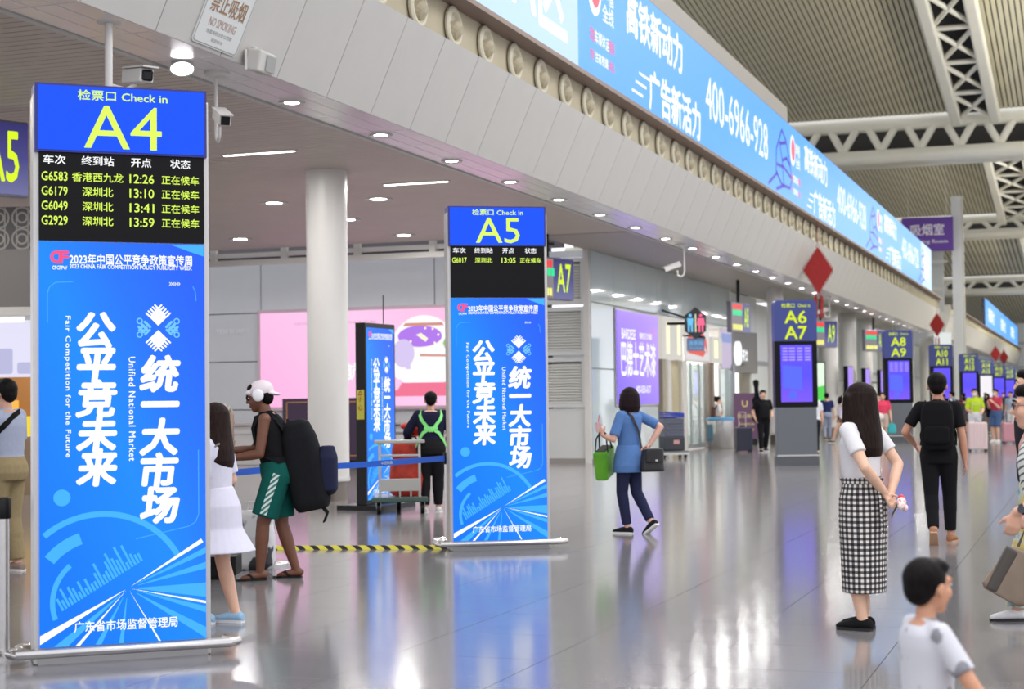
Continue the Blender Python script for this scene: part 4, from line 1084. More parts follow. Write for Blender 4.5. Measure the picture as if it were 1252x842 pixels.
def ribbon(bm, pts, outs, w, t):
    """flat strap through pts; outs = outward normal at each point"""
    rings = []
    n = len(pts); pts = [V3(p) for p in pts]
    for i, p in enumerate(pts):
        d = (pts[min(i+1, n-1)]-pts[max(i-1, 0)]).normalized(); o = V3(outs[i] if isinstance(outs, list) else outs); o = (o-d*o.dot(d)).normalized(); s = d.cross(o)
        rings.append([bm.verts.new(p+s*(w/2*a)+o*(t*b)) for a, b in ((-1, 0), (1, 0), (1, 1), (-1, 1))])
    for a, b in zip(rings, rings[1:]):
        for q in range(4): bm.faces.new((a[q], a[(q+1) % 4], b[(q+1) % 4], b[q]))
    bm.faces.new(rings[0][::-1]); bm.faces.new(rings[-1])
    return bm

def ik(a, b, l1, l2, pole):
    a, b = V3(a), V3(b); d = b-a; L = d.length
    if L > (l1+l2)*.995: b = a+d.normalized()*(l1+l2)*.995; d = b-a; L = d.length
    u = d/L; p = V3(pole); p = (p-u*p.dot(u)).normalized()
    x = (l1*l1-l2*l2+L*L)/(2*L); h = math.sqrt(max(0, l1*l1-x*x))
    return a+u*x+p*h, b

def hand(w, d, n, thumb, s=1., curl=.5, spread=1.):
    """prims of a hand: w wrist, d pointing direction, n palm normal, thumb = side vector towards the thumb"""
    d = V3(d).normalized(); n = V3(n); n = (n-d*n.dot(d)).normalized(); side = d.cross(n)
    if side.dot(V3(thumb)) < 0: side = -side
    w = V3(w); out = []
    for off, L in ((.031, .070), (.0105, .080), (-.0105, .073), (-.031, .057)):
        k = w+d*(.085*s)+side*(off*s*spread)
        out.append(cap(w+d*.012*s+side*off*.55*s, k, .0135*s, .0115*s))
        ang = 0; p = k; r = .0092*s
        for fr, cb in ((.45, .55), (.31, 1.), (.24, .8)):
            ang += curl*cb; dd = d*math.cos(ang)+n*math.sin(ang)+side*(off*1.2*spread)
            q = p+dd.normalized()*(L*fr*s); out.append(cap(p, q, r, r*.92)); p = q; r *= .92
    t0 = w+d*.028*s+side*.022*s
    t1 = t0+(d*.62+side*.72+n*.3).normalized()*.044*s; t2 = t1+(d*.85+side*.3+n*(.35+curl*.3)).normalized()*.034*s
    out += [cap(w+d*.01*s+side*.012*s, t0, .014*s, .0135*s), cap(t0, t1, .0125*s, .0108*s), cap(t1, t2, .0105*s, .009*s)]
    return out

M_hairmats = {}
def hair_mat(rgb=(24, 20, 20)):
    if rgb in M_hairmats: return M_hairmats[rgb]
    m = bpy.data.materials.new('hair'); m.use_nodes = True; nt = m.node_tree; b = nt.nodes['Principled BSDF']
    tc = nt.nodes.new('ShaderNodeTexCoord'); mp = nt.nodes.new('ShaderNodeMapping'); mp.inputs['Scale'].default_value = (90, 90, 5)
    n = nt.nodes.new('ShaderNodeTexNoise'); n.inputs['Scale'].default_value = 1; n.inputs['Detail'].default_value = 3
    r = nt.nodes.new('ShaderNodeValToRGB'); c = lin(rgb)
    r.color_ramp.elements[0].color = (*[v*.5 for v in c], 1); r.color_ramp.elements[1].color = (*[v*1.4 for v in c], 1)
    r.color_ramp.elements[0].position = .3; r.color_ramp.elements[1].position = .72
    bp = nt.nodes.new('ShaderNodeBump'); bp.inputs['Strength'].default_value = .6; bp.inputs['Distance'].default_value = .006
    nt.links.new(tc.outputs['Object'], mp.inputs['Vector']); nt.links.new(mp.outputs['Vector'], n.inputs['Vector'])
    nt.links.new(n.outputs['Fac'], r.inputs['Fac']); nt.links.new(r.outputs['Color'], b.inputs['Base Color'])
    nt.links.new(n.outputs['Fac'], bp.inputs['Height']); nt.links.new(bp.outputs['Normal'], b.inputs['Normal'])
    b.inputs['Roughness'].default_value = .55; b.inputs['Specular IOR Level'].default_value = .1
    M_hairmats[rgb] = m; return m

def skin(rgb):
    k = 'skin_%d_%d_%d' % rgb
    if k in MATS: return MATS[k]
    m = mat(k, rgb, .5, noise=.05, nscale=14); b = m.node_tree.nodes['Principled BSDF']
    b.inputs['Subsurface Weight'].default_value = .12; b.inputs['Subsurface Radius'].default_value = (.02, .008, .004)
    return m
SK = (222, 178, 152)
def cloth(name, rgb, noise=.06): return mat('cloth_'+name, rgb, .9, noise=noise, nscale=22, bump=.15, spec=.2)

def person(label, loc, rz, H=1.68, skin_rgb=SK, voxel=.011, lean=0., pelvis=(0, 0), wr=None, an=None, arm_pole=None, knee_pole=None, hand_cfg=None,
           head_turn=0., nod=0., hair='short', hair_rgb=(24, 20, 20), shirt=None, sleeve=.55, shirt_len=.02, pants=None, pants_to=1., pants_w=1., skirt=None, shoes=(40, 40, 44),
           foot_dir=None, foot_pitch=None, build=1., face=True, name='person', group=None, extra=None, glasses=False, mask=None, shoulder_w=1., head_k=1.06):
    t = thing(name, label, 'person', (loc[0], loc[1], 0), rz, group)
    S_ = H/1.7
    lh, lk = .241*H, .233*H; lu, lf = .172*H, .15*H
    ank = .048*H
    an = an or {'R': (.075*S_, 0, 0), 'L': (-.075*S_, 0, 0)}
    an = {k: V3(v)+V3((0, 0, ank)) for k, v in an.items()}
    wr = wr or {}
    # pelvis as high as the legs allow
    pz = .53*H
    for k, s in (('R', 1), ('L', -1)):
        dx = V3((an[k].x-(pelvis[0]+s*.05*H), an[k].y-pelvis[1], 0)).length
        if dx < (lh+lk): pz = min(pz, an[k].z+.01*H+math.sqrt((lh+lk)**2-dx*dx)*.998)
    pel = V3((pelvis[0], pelvis[1], pz))
    tdir = V3((0, math.sin(lean), math.cos(lean))); Rt = Matrix.Rotation(-lean, 3, 'X')
    J = {'pel': pel, 'neck': pel+tdir*.295*H, 'chest': pel+tdir*.22*H, 'waist': pel+tdir*.07*H}
    for k, s in (('R', 1), ('L', -1)):
        J['sh'+k] = pel+tdir*.272*H+V3((s*.104*H*shoulder_w, 0, 0))
        J['hip'+k] = pel+V3((s*.05*H, 0, -.012*H))
        w = V3(wr.get(k, (s*.145*H, .03*H, .455*H)))
        p = (arm_pole or {}).get(k, (s*.35, -1, 0))
        J['el'+k], J['wr'+k] = ik(J['sh'+k], w, lu, lf, p)
        kp = (knee_pole or {}).get(k, (s*.1, 1, 0))
        J['kn'+k], J['an'+k] = ik(J['hip'+k], an[k], lh, lk, kp)
    Rh = Matrix.Rotation(head_turn, 3, 'Z') @ Matrix.Rotation(-nod-lean*.4, 3, 'X')
    hh = .135*H*head_k
    hb = J['neck']+tdir*.018*H
    hc = hb+Rh @ V3((0, .10*hh, .5*hh))
    J['head'] = hc; J['Rh'] = Rh; J['hh'] = hh; J['t'] = t; J['tdir'] = tdir; J['Rt'] = Rt; J['H'] = H
    def hp(v): return hc+Rh @ (V3(v)*hh)
    J['hp'] = hp
    b = build
    # torso rings: height along the spine, half width, half depth, forward shift
    TR = [(-.055, .086*b, .066*b, -.004), (0, .097*b, .073*b, -.006), (.07, .082*b, .062*b, .0), (.15, .088*b, .067*b, .004), (.22, .099*b, .069*b, .003), (.262, .093*b, .058*b, -.004), (.288, .062*b, .045*b, -.006), (.302, .036, .034, -.004)]
    def torso(off=0., lo=-.055, hi=.31, flare=0.):
        out = []
        for z, rx, ry, fy in TR:
            if lo-.03 <= z <= hi: out.append((pel+tdir*(max(z, lo)*H)+V3((0, fy*H, 0)), rx*H+off, ry*H+off, Rt))
        return loft(out)
    pr = [torso(), cap(J['neck']-tdir*.03*H, hb+Rh @ V3((0, 0, .12*hh)), .034*H, .031*H)]
    for k, s in (('R', 1), ('L', -1)):
        sh, el, w = J['sh'+k], J['el'+k], J['wr'+k]
        pr += [cap(J['neck']-tdir*.018*H+V3((s*.02*H, 0, 0)), sh, .026*H, .031*H*b), cap(sh, el, .0295*H*b, .0235*H*b), cap(el, el+(w-el)*.35, .0235*H*b, .0245*H*b), cap(el+(w-el)*.35, w, .0245*H*b, .0158*H)]
        hcfg = (hand_cfg or {}).get(k, {})
        hd = hcfg.get('d', tuple((w-el).normalized())); hn = hcfg.get('n', (-s, .15, 0)); th = hcfg.get('t', (0, 1, 0))
        pr += hand(w, hd, hn, th, S_*1.02, hcfg.get('curl', .35))
        hp_, kn, a = J['hip'+k], J['kn'+k], J['an'+k]
        pr += [cap(hp_, kn, .053*H*b, .034*H*b), cap(kn, kn+(a-kn)*.32, .033*H*b, .0345*H*b), cap(kn+(a-kn)*.32, a, .0345*H*b, .021*H)]
        fd = V3((foot_dir or {}).get(k, (s*.12, 1, 0))).normalized(); fp = (foot_pitch or {}).get(k, 0.)
        fwd = V3((fd.x*math.cos(fp), fd.y*math.cos(fp), -math.sin(fp))); up = V3((fd.x*math.sin(fp), fd.y*math.sin(fp), math.cos(fp)))
        J['fwd'+k] = fwd; J['up'+k] = up
        pr += [cap(a-up*.02*H-fwd*.022*H, a-up*.028*H+fwd*.05*H, .02*H, .0185*H), cap(a-up*.03*H+fwd*.05*H, a-up*.036*H+fwd*.085*H, .02*H, .012*H)]
    # head
    pr += [ell(hp((0, -.07, .13)), (.335*hh, .40*hh, .36*hh), Rh), ell(hp((0, .10, -.10)), (.265*hh, .285*hh, .36*hh), Rh), ell(hp((0, .20, -.36)), (.15*hh, .14*hh, .12*hh), Rh),
           cap(hp((0, .385, .05)), hp((0, .44, -.09)), .035*hh, .055*hh), cap(hp((-.17, .32, .13)), hp((.17, .32, .13)), .06*hh, .06*hh),
           ell(hp((.335, -.04, -.02)), (.04*hh, .085*hh, .14*hh), Rh), ell(hp((-.335, -.04, -.02)), (.04*hh, .085*hh, .14*hh), Rh),
           ell(hp((.13, .24, -.1)), (.13*hh, .13*hh, .15*hh), Rh), ell(hp((-.13, .24, -.1)), (.13*hh, .13*hh, .15*hh), Rh), ell(hp((0, .335, -.25)), (.10*hh, .05*hh, .055*hh), Rh)]
    body = blob('body', pr, skin(skin_rgb), t, voxel, 3, .45)
    # face
    if face:
        for s in (-1, 1):
            bm = bmesh.new(); bmesh.ops.create_uvsphere(bm, u_segments=10, v_segments=7, radius=1, matrix=Matrix.Translation(hp((s*.135, .345, .045))) @ Rh.to_4x4() @ Matrix.Diagonal((.062*hh, .035*hh, .03*hh, 1)))
            ey = obj('eye', bm, mat('eye_white', (230, 226, 222), .3), body, True)
            bm = bmesh.new(); bmesh.ops.create_uvsphere(bm, u_segments=8, v_segments=6, radius=1, matrix=Matrix.Translation(hp((s*.135, .368, .045))) @ Rh.to_4x4() @ Matrix.Diagonal((.03*hh, .018*hh, .03*hh, 1)))
            obj('iris', bm, mat('iris_dark', (40, 26, 20), .25), ey, True)
            bm = bmesh.new(); tube(bm, [hp((s*.05, .39, .15)), hp((s*.14, .395, .175)), hp((s*.22, .345, .14))], .017*hh, 6); obj('eyebrow', bm, hair_mat(hair_rgb), body, True)
        if mask is None:
            bm = bmesh.new(); bmesh.ops.create_uvsphere(bm, u_segments=10, v_segments=6, radius=1, matrix=Matrix.Translation(hp((0, .375, -.235))) @ Rh.to_4x4() @ Matrix.Diagonal((.095*hh, .03*hh, .032*hh, 1)))
            obj('mouth', bm, mat('lips', (176, 98, 92), .45), body, True)
    if mask is not None:
        blob('face_mask', [ell(hp((0, .24, -.2)), (.24*hh, .24*hh, .2*hh), Rh)], cloth('mask', mask), t, .008, 3)
    # hair
    hm = hair_mat(hair_rgb)
    if hair == 'short':
        h = [ell(hp((0, -.12, .17)), (.37*hh, .41*hh, .385*hh), Rh), ell(hp((0, -.26, .0)), (.3*hh, .25*hh, .32*hh), Rh), ell(hp((0, .12, .36)), (.3*hh, .24*hh, .17*hh), Rh)]
    elif hair == 'bob':
        h = [ell(hp((0, -.1, .16)), (.40*hh, .45*hh, .40*hh), Rh)]
        h.append(loft([(hp((0, -.10, .25)), .42*hh, .46*hh, Rh), (hp((0, -.10, -.05)), .50*hh, .50*hh, Rh), (hp((0, -.10, -.38)), .55*hh, .50*hh, Rh), (hp((0, -.11, -.62)), .48*hh, .42*hh, Rh)]))
    elif hair == 'long':
        h = [ell(hp((0, -.12, .15)), (.41*hh, .46*hh, .41*hh), Rh)]
        h.append(loft([(hp((0, -.10, .25)), .42*hh, .47*hh, Rh), (hp((0, -.10, -.1)), .49*hh, .50*hh, Rh), (hp((0, -.14, -.5)), .55*hh, .50*hh, Rh), (hp((0, -.22, -.95)), .64*hh, .46*hh, Rh), (hp((0, -.30, -1.3)), .66*hh, .38*hh, Rh), (hp((.04, -.34, -1.55)), .50*hh, .28*hh, Rh)]))
    elif hair == 'pony':
        h = [ell(hp((0, -.12, .16)), (.385*hh, .43*hh, .39*hh), Rh), ell(hp((0, -.26, .0)), (.3*hh, .25*hh, .3*hh), Rh), ell(hp((0, -.45, .42)), (.16*hh, .16*hh, .17*hh), Rh), cap(hp((0, -.52, .35)), hp((0, -.58, -.25)), .1*hh, .05*hh)]
    else: h = None
    if hair == 'long':
        for q, (x, dz) in enumerate(((-.55, -.1), (-.36, .06), (-.16, -.06), (.06, .1), (.26, -.02), (.46, .05), (.6, -.14))):
            h.append(cap(hp((x*.95, -.26-.1*(q % 2), -1.1)), hp((x*1.02, -.34-.08*(q % 2), -1.62-dz)), .13*hh, .04*hh))
        for s in (-1, 1): h.append(cap(hp((s*.44, .1, .1)), hp((s*.56, .18, -1.25)), .13*hh, .05*hh))
    if h: blob('hair', h, hm, body, max(.007, voxel*.8), 3, .5)
    if glasses:
        bm = bmesh.new()
        for s in (-1, 1):
            tube(bm, [hp((s*.14+.09*math.cos(q*PI/6), .41, .04+.075*math.sin(q*PI/6))) for q in range(13)], .010*hh, 5, False); tube(bm, [hp((s*.23, .40, .05)), hp((s*.34, .0, .05))], .009*hh, 5)
        tube(bm, [hp((-.05, .42, .06)), hp((.05, .42, .06))], .009*hh, 5)
        obj('glasses', bm, mat('glasses_frame', (60, 58, 60), .3, .5), t)
    # clothes
    cv = max(.009, voxel)
    if shirt is not None:
        sm = shirt if not isinstance(shirt, tuple) else cloth('%d_%d_%d' % shirt, shirt)
        o_ = .014*S_
        q = [torso(o_+.004, lo=-shirt_len, hi=.30), cap(J['neck']-tdir*.022*H, J['neck']-tdir*.006*H, .045*H, .040*H)]
        for k, s in (('R', 1), ('L', -1)):
            sh, el, w = J['sh'+k], J['el'+k], J['wr'+k]
            if sleeve <= 0: q.append(cap(J['neck']-tdir*.03*H+V3((s*.03*H, 0, 0)), J['neck']*.45+sh*.55-tdir*.03*H, .030*H, .030*H)); continue
            q.append(cap(J['neck']-tdir*.024*H+V3((s*.022*H, 0, 0)), sh, .029*H+o_*.4, .030*H*b+o_*.5))
            if sleeve > 0:
                e = sh+(el-sh)*min(1, sleeve); q.append(cap(sh, sh+(e-sh)*.2, .029*H*b+o_*.7, .029*H*b+o_*.7))
                q.append(flatcone(sh, e, .029*H*b+o_*.7, .0285*H*b+o_*1.0))
                if sleeve > 1:
                    e2 = el+(w-el)*min(1, sleeve-1); q += [cap(el, el+(e2-el)*.2, .026*H*b+o_, .025*H*b+o_), flatcone(el, e2, .026*H*b+o_, .021*H*b+o_)]
        J['shirt'] = blob('shirt', q, sm, t, cv, 4, .5)
    if pants is not None:
        pm = pants if not isinstance(pants, tuple) else cloth('%d_%d_%d' % pants, pants)
        o_ = .010*S_*pants_w
        q = [loft([(pel+tdir*z*H+V3((0, fy*H, 0)), rx*H+o_, ry*H+o_, Rt) for z, rx, ry, fy in ((-.06, .084*b, .07*b, -.006), (-.02, .098*b, .078*b, -.008), (.02, .096*b, .075*b, -.006), (.065, .083*b, .064*b, 0))])]
        for k, s in (('R', 1), ('L', -1)):
            hp_, kn, a = J['hip'+k], J['kn'+k], J['an'+k]
            if pants_to <= 1:
                e = hp_+(kn-hp_)*pants_to; q += [cap(hp_, hp_+(e-hp_)*.3, .054*H*b+o_, .052*H*b+o_), flatcone(hp_, e, .054*H*b+o_, (.054-.012*pants_to)*H*b+o_*1.6)]
            else:
                e = kn+(a-kn)*(pants_to-1); q += [cap(hp_, kn, .054*H*b+o_, .035*H*b+o_), cap(kn, kn+(e-kn)*.4, .035*H*b+o_, .034*H*b+o_), flatcone(kn, e, .035*H*b+o_, .026*H+o_*1.1)]
        blob('trousers' if pants_to > 1 else 'shorts', q, pm, t, cv, 4, .5)
    if skirt is not None:
        kind_, z1, w0, w1, dpt, m_ = skirt       # name, hem height, half width at hip, at hem, depth factor, material
        zw = pel.z+.085*H
        rr = [(zw, .082*H*b+.012, .066*H*b+.012), (pel.z, w0, w0*dpt), (pel.z-.1*H, w0*1.02, w0*dpt*1.02)]
        zz = (pel.z-.1*H, z1)
        rr += [(zz[0]+(zz[1]-zz[0])*f, w0+(w1-w0)*f, (w0+(w1-w0)*f)*dpt) for f in (.35, .7, 1.)]
        mid = (J['anR']+J['anL'])/2
        blob(kind_, [loft([(V3((pel.x+(mid.x-pel.x)*max(0, (pel.z-z)/pel.z), pel.y-.004*H+(mid.y-pel.y)*max(0, (pel.z-z)/pel.z), z)), a_, b_) for z, a_, b_ in rr])], m_ if not isinstance(m_, tuple) else cloth('%d_%d_%d' % m_, m_), t, cv, 3, .5)
    if shoes is not None:
        sm_, sole = (shoes, (226, 224, 220)) if not isinstance(shoes[0], tuple) else shoes
        for k in 'RL':
            a, f, u = J['an'+k], J['fwd'+k], J['up'+k]
            s = f.cross(u); Rm = Matrix((s, f, u)).transposed()
            base = a-u*(.048*H)
            so = blob('shoe', [loft([(base+f*y*H+u*z*H, wx*H, .5*hz*H, Matrix((s, u, -f)).transposed()) for y, z, wx, hz in ((-.042, .022, .016, .03), (-.03, .026, .0215, .044), (.0, .03, .023, .05), (.04, .024, .0255, .042), (.075, .019, .028, .032), (.1, .016, .022, .025), (.112, .014, .010, .014))])],
                 cloth('shoe_%d_%d_%d' % sm_, sm_), t, max(.006, voxel*.7), 3, .5)
            bm = bmesh.new()
            pl_ = [(-.018, -.04), (-.023, -.02), (-.024, .03), (-.028, .07), (-.022, .1), (0, .114), (.022, .1), (.028, .07), (.024, .03), (.023, -.02), (.018, -.04)]
            lo_ = [bm.verts.new(base+s*x*H+f*y*H+u*(-.002)) for x, y in pl_]; hi_ = [bm.verts.new(base+s*x*H+f*y*H+u*(.012*H)) for x, y in pl_]
            bm.faces.new(lo_); bm.faces.new(hi_[::-1])
            for q in range(len(pl_)): bm.faces.new((lo_[q], lo_[(q+1) % len(pl_)], hi_[(q+1) % len(pl_)], hi_[q]))
            obj('sole', bm, mat('sole_%d_%d_%d' % sole, sole, .7), so)
    return t, J

def torso_pt(J, ang, z, off=.03):
    """a point on the dressed torso at angle ang (0 front, 90 right) and height fraction z along the spine"""
    H = J['H']; a = math.radians(ang)
    tab = [(-.05, .09, .072), (0, .1, .076), (.07, .085, .065), (.15, .09, .07), (.22, .1, .072), (.262, .09, .06), (.29, .06, .05), (.31, .05, .045)]
    for (z0, x0, y0), (z1, x1, y1) in zip(tab, tab[1:]):
        if z0 <= z <= z1:
            f = (z-z0)/(z1-z0); rx, ry = x0+(x1-x0)*f, y0+(y1-y0)*f; break
    else: rx, ry = tab[0][1:] if z < 0 else tab[-1][1:]
    d = V3((math.sin(a)*(rx*H+off), math.cos(a)*(ry*H+off), 0))
    return J['pel']+J['tdir']*(z*H)+J['Rt'] @ d, (J['Rt'] @ V3((math.sin(a)*ry, math.cos(a)*rx, 0))).normalized()

def strap(J, path, w, m, parent, off=.024, name='strap', t=.006):
    bm = bmesh.new(); P_ = [torso_pt(J, a, z, off) for a, z in path]
    ribbon(bm, [p for p, n in P_], [n for p, n in P_], w, t)
    return obj(name, bm, m, parent)

def world_of(J, p):
    t = J['t']; return Matrix.Translation(t.location) @ Matrix.Rotation(t.rotation_euler.z, 4, 'Z') @ V3(p).to_4d()
def held(J, name, label, cat, group=None):
    """a thing worn or held: it has the wearer's place and turn but stands on its own at top level"""
    t = J['t']; return thing(name, label, cat, tuple(t.location), t.rotation_euler.z, group)

def backpack(J, label, m, size=(.30, .16, .46), zc=.15, y=-.2, pocket=True, straps=True, m2=None):
    t = held(J, 'backpack', label, 'backpack'); H = J['H']; c = J['pel']+J['tdir']*zc*H+V3((0, y, 0))
    w, d, h = size; R = J['Rt']
    blob('bag', [loft([(c+R @ V3((0, 0, z*h)), w*.5*a, d*.5*b_, R, .62) for z, a, b_ in ((-.5, .88, .8), (-.42, 1, 1), (0, 1.02, 1.06), (.3, .95, .92), (.45, .78, .7), (.5, .5, .4))])], m, t, .011, 3)
    if pocket:
        p = c+R @ V3((0, -d*.5, -.18*h)); blob('pocket', [loft([(p+R @ V3((0, 0, z*h)), w*.38*a, .045*a, R, .6) for z, a in ((-.2, .8), (-.15, 1), (.1, 1), (.17, .8))])], m2 or m, t, .01, 2)
    bm = bmesh.new(); q = c+R @ V3((0, d*.2, h*.5)); tube(bm, [q+V3((-.04, 0, -.01)), q+V3((-.03, 0, .018)), q+V3((.03, 0, .018)), q+V3((.04, 0, -.01))], .007, 6); obj('grab_handle', bm, m, t)
    if straps:
        for s in (1, -1):
            strap(J, [(s*150, .2), (s*135, .262), (s*90+s*20, .296), (s*55, .285), (s*38, .24), (s*40, .17), (s*70, .1), (s*110, .06), (s*140, .06)], .055, m, t, .03, 'shoulder_strap', .01)
    return t

def suitcase(label, x, y, rz, size, rgb, pull=.35, group=None, m=None):
    w, d, h = size; t = thing('suitcase', label, 'suitcase', (x, y, 0), rz, group); m = m or mat('case_%d_%d_%d' % rgb, rgb, .4)
    bm = bx((0, 0, .06+h/2), (w, d, h), bev=.03); sh = obj('shell', bm, m, t)
    bm = bmesh.new()
    for k in range(5): box(bm, (-w*.36+k*w*.18, -d/2-.004, .06+h/2), (.02, .012, h*.82), bev=.004)
    obj('ribs', bm, m, sh)
    for sx in (-1, 1):
        for sy in (-1, 1):
            bm = bmesh.new(); cyl(bm, (sx*w*.4-.012, sy*d*.35, .028), (sx*w*.4+.012, sy*d*.35, .028), .028, 10); wh = obj('wheel', bm, M_black, t); obj('fork', bx((sx*w*.4, sy*d*.35, .055), (.04, .03, .03)), M_black, wh)
    if pull:
        bm = bmesh.new(); tube(bm, [(-w*.22, d*.3, .06+h), (-w*.22, d*.3, .06+h+pull), (w*.22, d*.3, .06+h+pull), (w*.22, d*.3, .06+h)], .011, 6); obj('pull_handle', bm, M_silver, t)
    bm = bmesh.new(); tube(bm, [(-.06, 0, .06+h), (-.05, 0, .09+h), (.05, 0, .09+h), (.06, 0, .06+h)], .01, 6); obj('grip', bm, M_black, t)
    return t
# ------------------------------------------------------------------ patterned cloths
def gingham(name, cell=.036, R0=.155):
    m = bpy.data.materials.new(name); m.use_nodes = True; nt = m.node_tree; b = nt.nodes['Principled BSDF']; N = nt.nodes.new; Lk = nt.links.new
    tc = N('ShaderNodeTexCoord'); sp = N('ShaderNodeSeparateXYZ'); Lk(tc.outputs['Object'], sp.inputs[0])
    at = N('ShaderNodeMath'); at.operation = 'ARCTAN2'; Lk(sp.outputs['X'], at.inputs[0]); Lk(sp.outputs['Y'], at.inputs[1])
    def stripe(src, scale):
        a = N('ShaderNodeMath'); a.operation = 'MULTIPLY'; a.inputs[1].default_value = scale; Lk(src, a.inputs[0])
        f = N('ShaderNodeMath'); f.operation = 'FRACT'; Lk(a.outputs[0], f.inputs[0])
        g = N('ShaderNodeMath'); g.operation = 'GREATER_THAN'; g.inputs[1].default_value = .5; Lk(f.outputs[0], g.inputs[0]); return g.outputs[0]
    u = stripe(at.outputs[0], round(2*PI*R0/cell)/(2*PI)); v = stripe(sp.outputs['Z'], 1/cell)
    s = N('ShaderNodeMath'); s.operation = 'ADD'; Lk(u, s.inputs[0]); Lk(v, s.inputs[1])
    h = N('ShaderNodeMath'); h.operation = 'MULTIPLY'; h.inputs[1].default_value = .5; Lk(s.outputs[0], h.inputs[0])
    r = N('ShaderNodeValToRGB'); r.color_ramp.interpolation = 'CONSTANT'; e = r.color_ramp.elements
    e[0].color = (*lin((222, 218, 212)), 1); e[1].position = .25; e[1].color = (*lin((96, 92, 92)), 1); k = e.new(.75); k.color = (*lin((22, 20, 22)), 1)
    Lk(h.outputs[0], r.inputs['Fac']); Lk(r.outputs['Color'], b.inputs['Base Color']); b.inputs['Roughness'].default_value = .85
    return m
def striped(name, c0, c1, period, frac, axis=(0, 0, 1)):
    m = bpy.data.materials.new(name); m.use_nodes = True; nt = m.node_tree; b = nt.nodes['Principled BSDF']; N = nt.nodes.new; Lk = nt.links.new
    tc = N('ShaderNodeTexCoord'); d = N('ShaderNodeVectorMath'); d.operation = 'DOT_PRODUCT'; d.inputs[1].default_value = axis; Lk(tc.outputs['Object'], d.inputs[0])
    a = N('ShaderNodeMath'); a.operation = 'MULTIPLY'; a.inputs[1].default_value = 1/period; Lk(d.outputs['Value'], a.inputs[0])
    f = N('ShaderNodeMath'); f.operation = 'FRACT'; Lk(a.outputs[0], f.inputs[0])
    r = N('ShaderNodeValToRGB'); r.color_ramp.interpolation = 'CONSTANT'; r.color_ramp.elements[0].color = (*lin(c1), 1); r.color_ramp.elements[1].position = frac; r.color_ramp.elements[1].color = (*lin(c0), 1)
    Lk(f.outputs[0], r.inputs['Fac']); Lk(r.outputs['Color'], b.inputs['Base Color']); b.inputs['Roughness'].default_value = .85
    return m
def blotched(name, cols, scale, pos, rough=.85):
    m = bpy.data.materials.new(name); m.use_nodes = True; nt = m.node_tree; b = nt.nodes['Principled BSDF']; N = nt.nodes.new; Lk = nt.links.new
    tc = N('ShaderNodeTexCoord'); n = N('ShaderNodeTexNoise'); n.inputs['Scale'].default_value = scale; n.inputs['Detail'].default_value = 2; Lk(tc.outputs['Object'], n.inputs['Vector'])
    r = N('ShaderNodeValToRGB')
    for i, (p, c) in enumerate(zip(pos, cols)):
        e = r.color_ramp.elements[i] if i < 2 else r.color_ramp.elements.new(p)
        e.position = p; e.color = (*lin(c), 1)
    Lk(n.outputs['Fac'], r.inputs['Fac']); Lk(r.outputs['Color'], b.inputs['Base Color']); b.inputs['Roughness'].default_value = rough
    return m
R_ = math.radians
BLK = cloth('black', (20, 20, 23)); NAVY = cloth('navy', (26, 28, 52)); M_lea = mat('black_leather', (22, 21, 24), .4, bump=.2, nscale=60)

# ------------------------------------------------------------------ woman in the checked skirt
t, J = person('woman with long dark hair, white tee and checked skirt, hands behind her back', (-1.45, 10.92), R_(68), 1.63, (226, 184, 156), .0068,
    wr={'L': (-.035, -.185, .90), 'R': (.07, -.17, .885)}, arm_pole={'L': (-1, -.35, -.1), 'R': (1, -.45, .1)}, an={'R': (.06, .03, 0), 'L': (-.06, -.02, 0)},
    hand_cfg={'L': dict(d=(.5, -.25, -.8), n=(.1, -1, .2), t=(-.3, 0, .9), curl=.75), 'R': dict(d=(-.4, -.45, -.75), n=(-.3, -1, .3), t=(.2, 0, .9), curl=.9)},
    hair='long', hair_rgb=(34, 24, 20), shirt=cloth('white_tee', (220, 218, 220), .02), sleeve=.62, shirt_len=-.05, head_turn=.12,
    skirt=('skirt', .245, .172, .158, .87, gingham('gingham_cloth')), shoes=((20, 19, 20), (26, 25, 26)), build=.94, face=True)
bm = bmesh.new()                                                   # waist tie and its hanging end
zt = J['pel'].z+.07*1.63
ribbon(bm, [V3((.155*math.sin(a), .128*math.cos(a), zt)) for a in [k*PI/12 for k in range(25)]], [V3((math.sin(a), math.cos(a), 0)) for a in [k*PI/12 for k in range(25)]], .035, .006)
ribbon(bm, [V3((-.06, -.15, zt)), V3((-.08, -.18, zt-.12)), V3((-.07, -.185, zt-.34))], V3((0, -1, 0)), .03, .006)
obj('waist_tie', bm, gingham('gingham_tie', .03), t)
for s in (1, -1): 
    a, f, u = J['an'+('R' if s > 0 else 'L')], J['fwd'+('R' if s > 0 else 'L')], J['up'+('R' if s > 0 else 'L')]
tp = held(J, 'phone', 'dark phone with a red grip held behind the back of the checked skirt woman', 'phone')
c = J['wrR']+V3((-.05, -.075, -.075))
obj('handset', bx(c, (.075, .012, .15), rot=(.5, .3, .5), bev=.005), mat('phone_dark', (50, 60, 66), .3), tp)
bm = bmesh.new(); bmesh.ops.create_uvsphere(bm, u_segments=14, v_segments=9, radius=.034, matrix=Matrix.Translation(c+V3((.0, -.03, .045))) @ Matrix.Diagonal((1, .6, 1, 1))); obj('red_grip', bm, mat('grip_red', (206, 40, 40), .4), tp, True)
blob('floral_charm', [ell(c+V3((-.035, -.05, .035)), (.035, .03, .03)), ell(c+V3((-.06, -.06, .01)), (.028, .024, .03)), ell(c+V3((-.02, -.065, -.005)), (.026, .02, .024))], blotched('charm_floral', [(240, 230, 224), (236, 206, 200), (214, 60, 60)], 60, (.35, .55, .68)), tp, .006, 2)

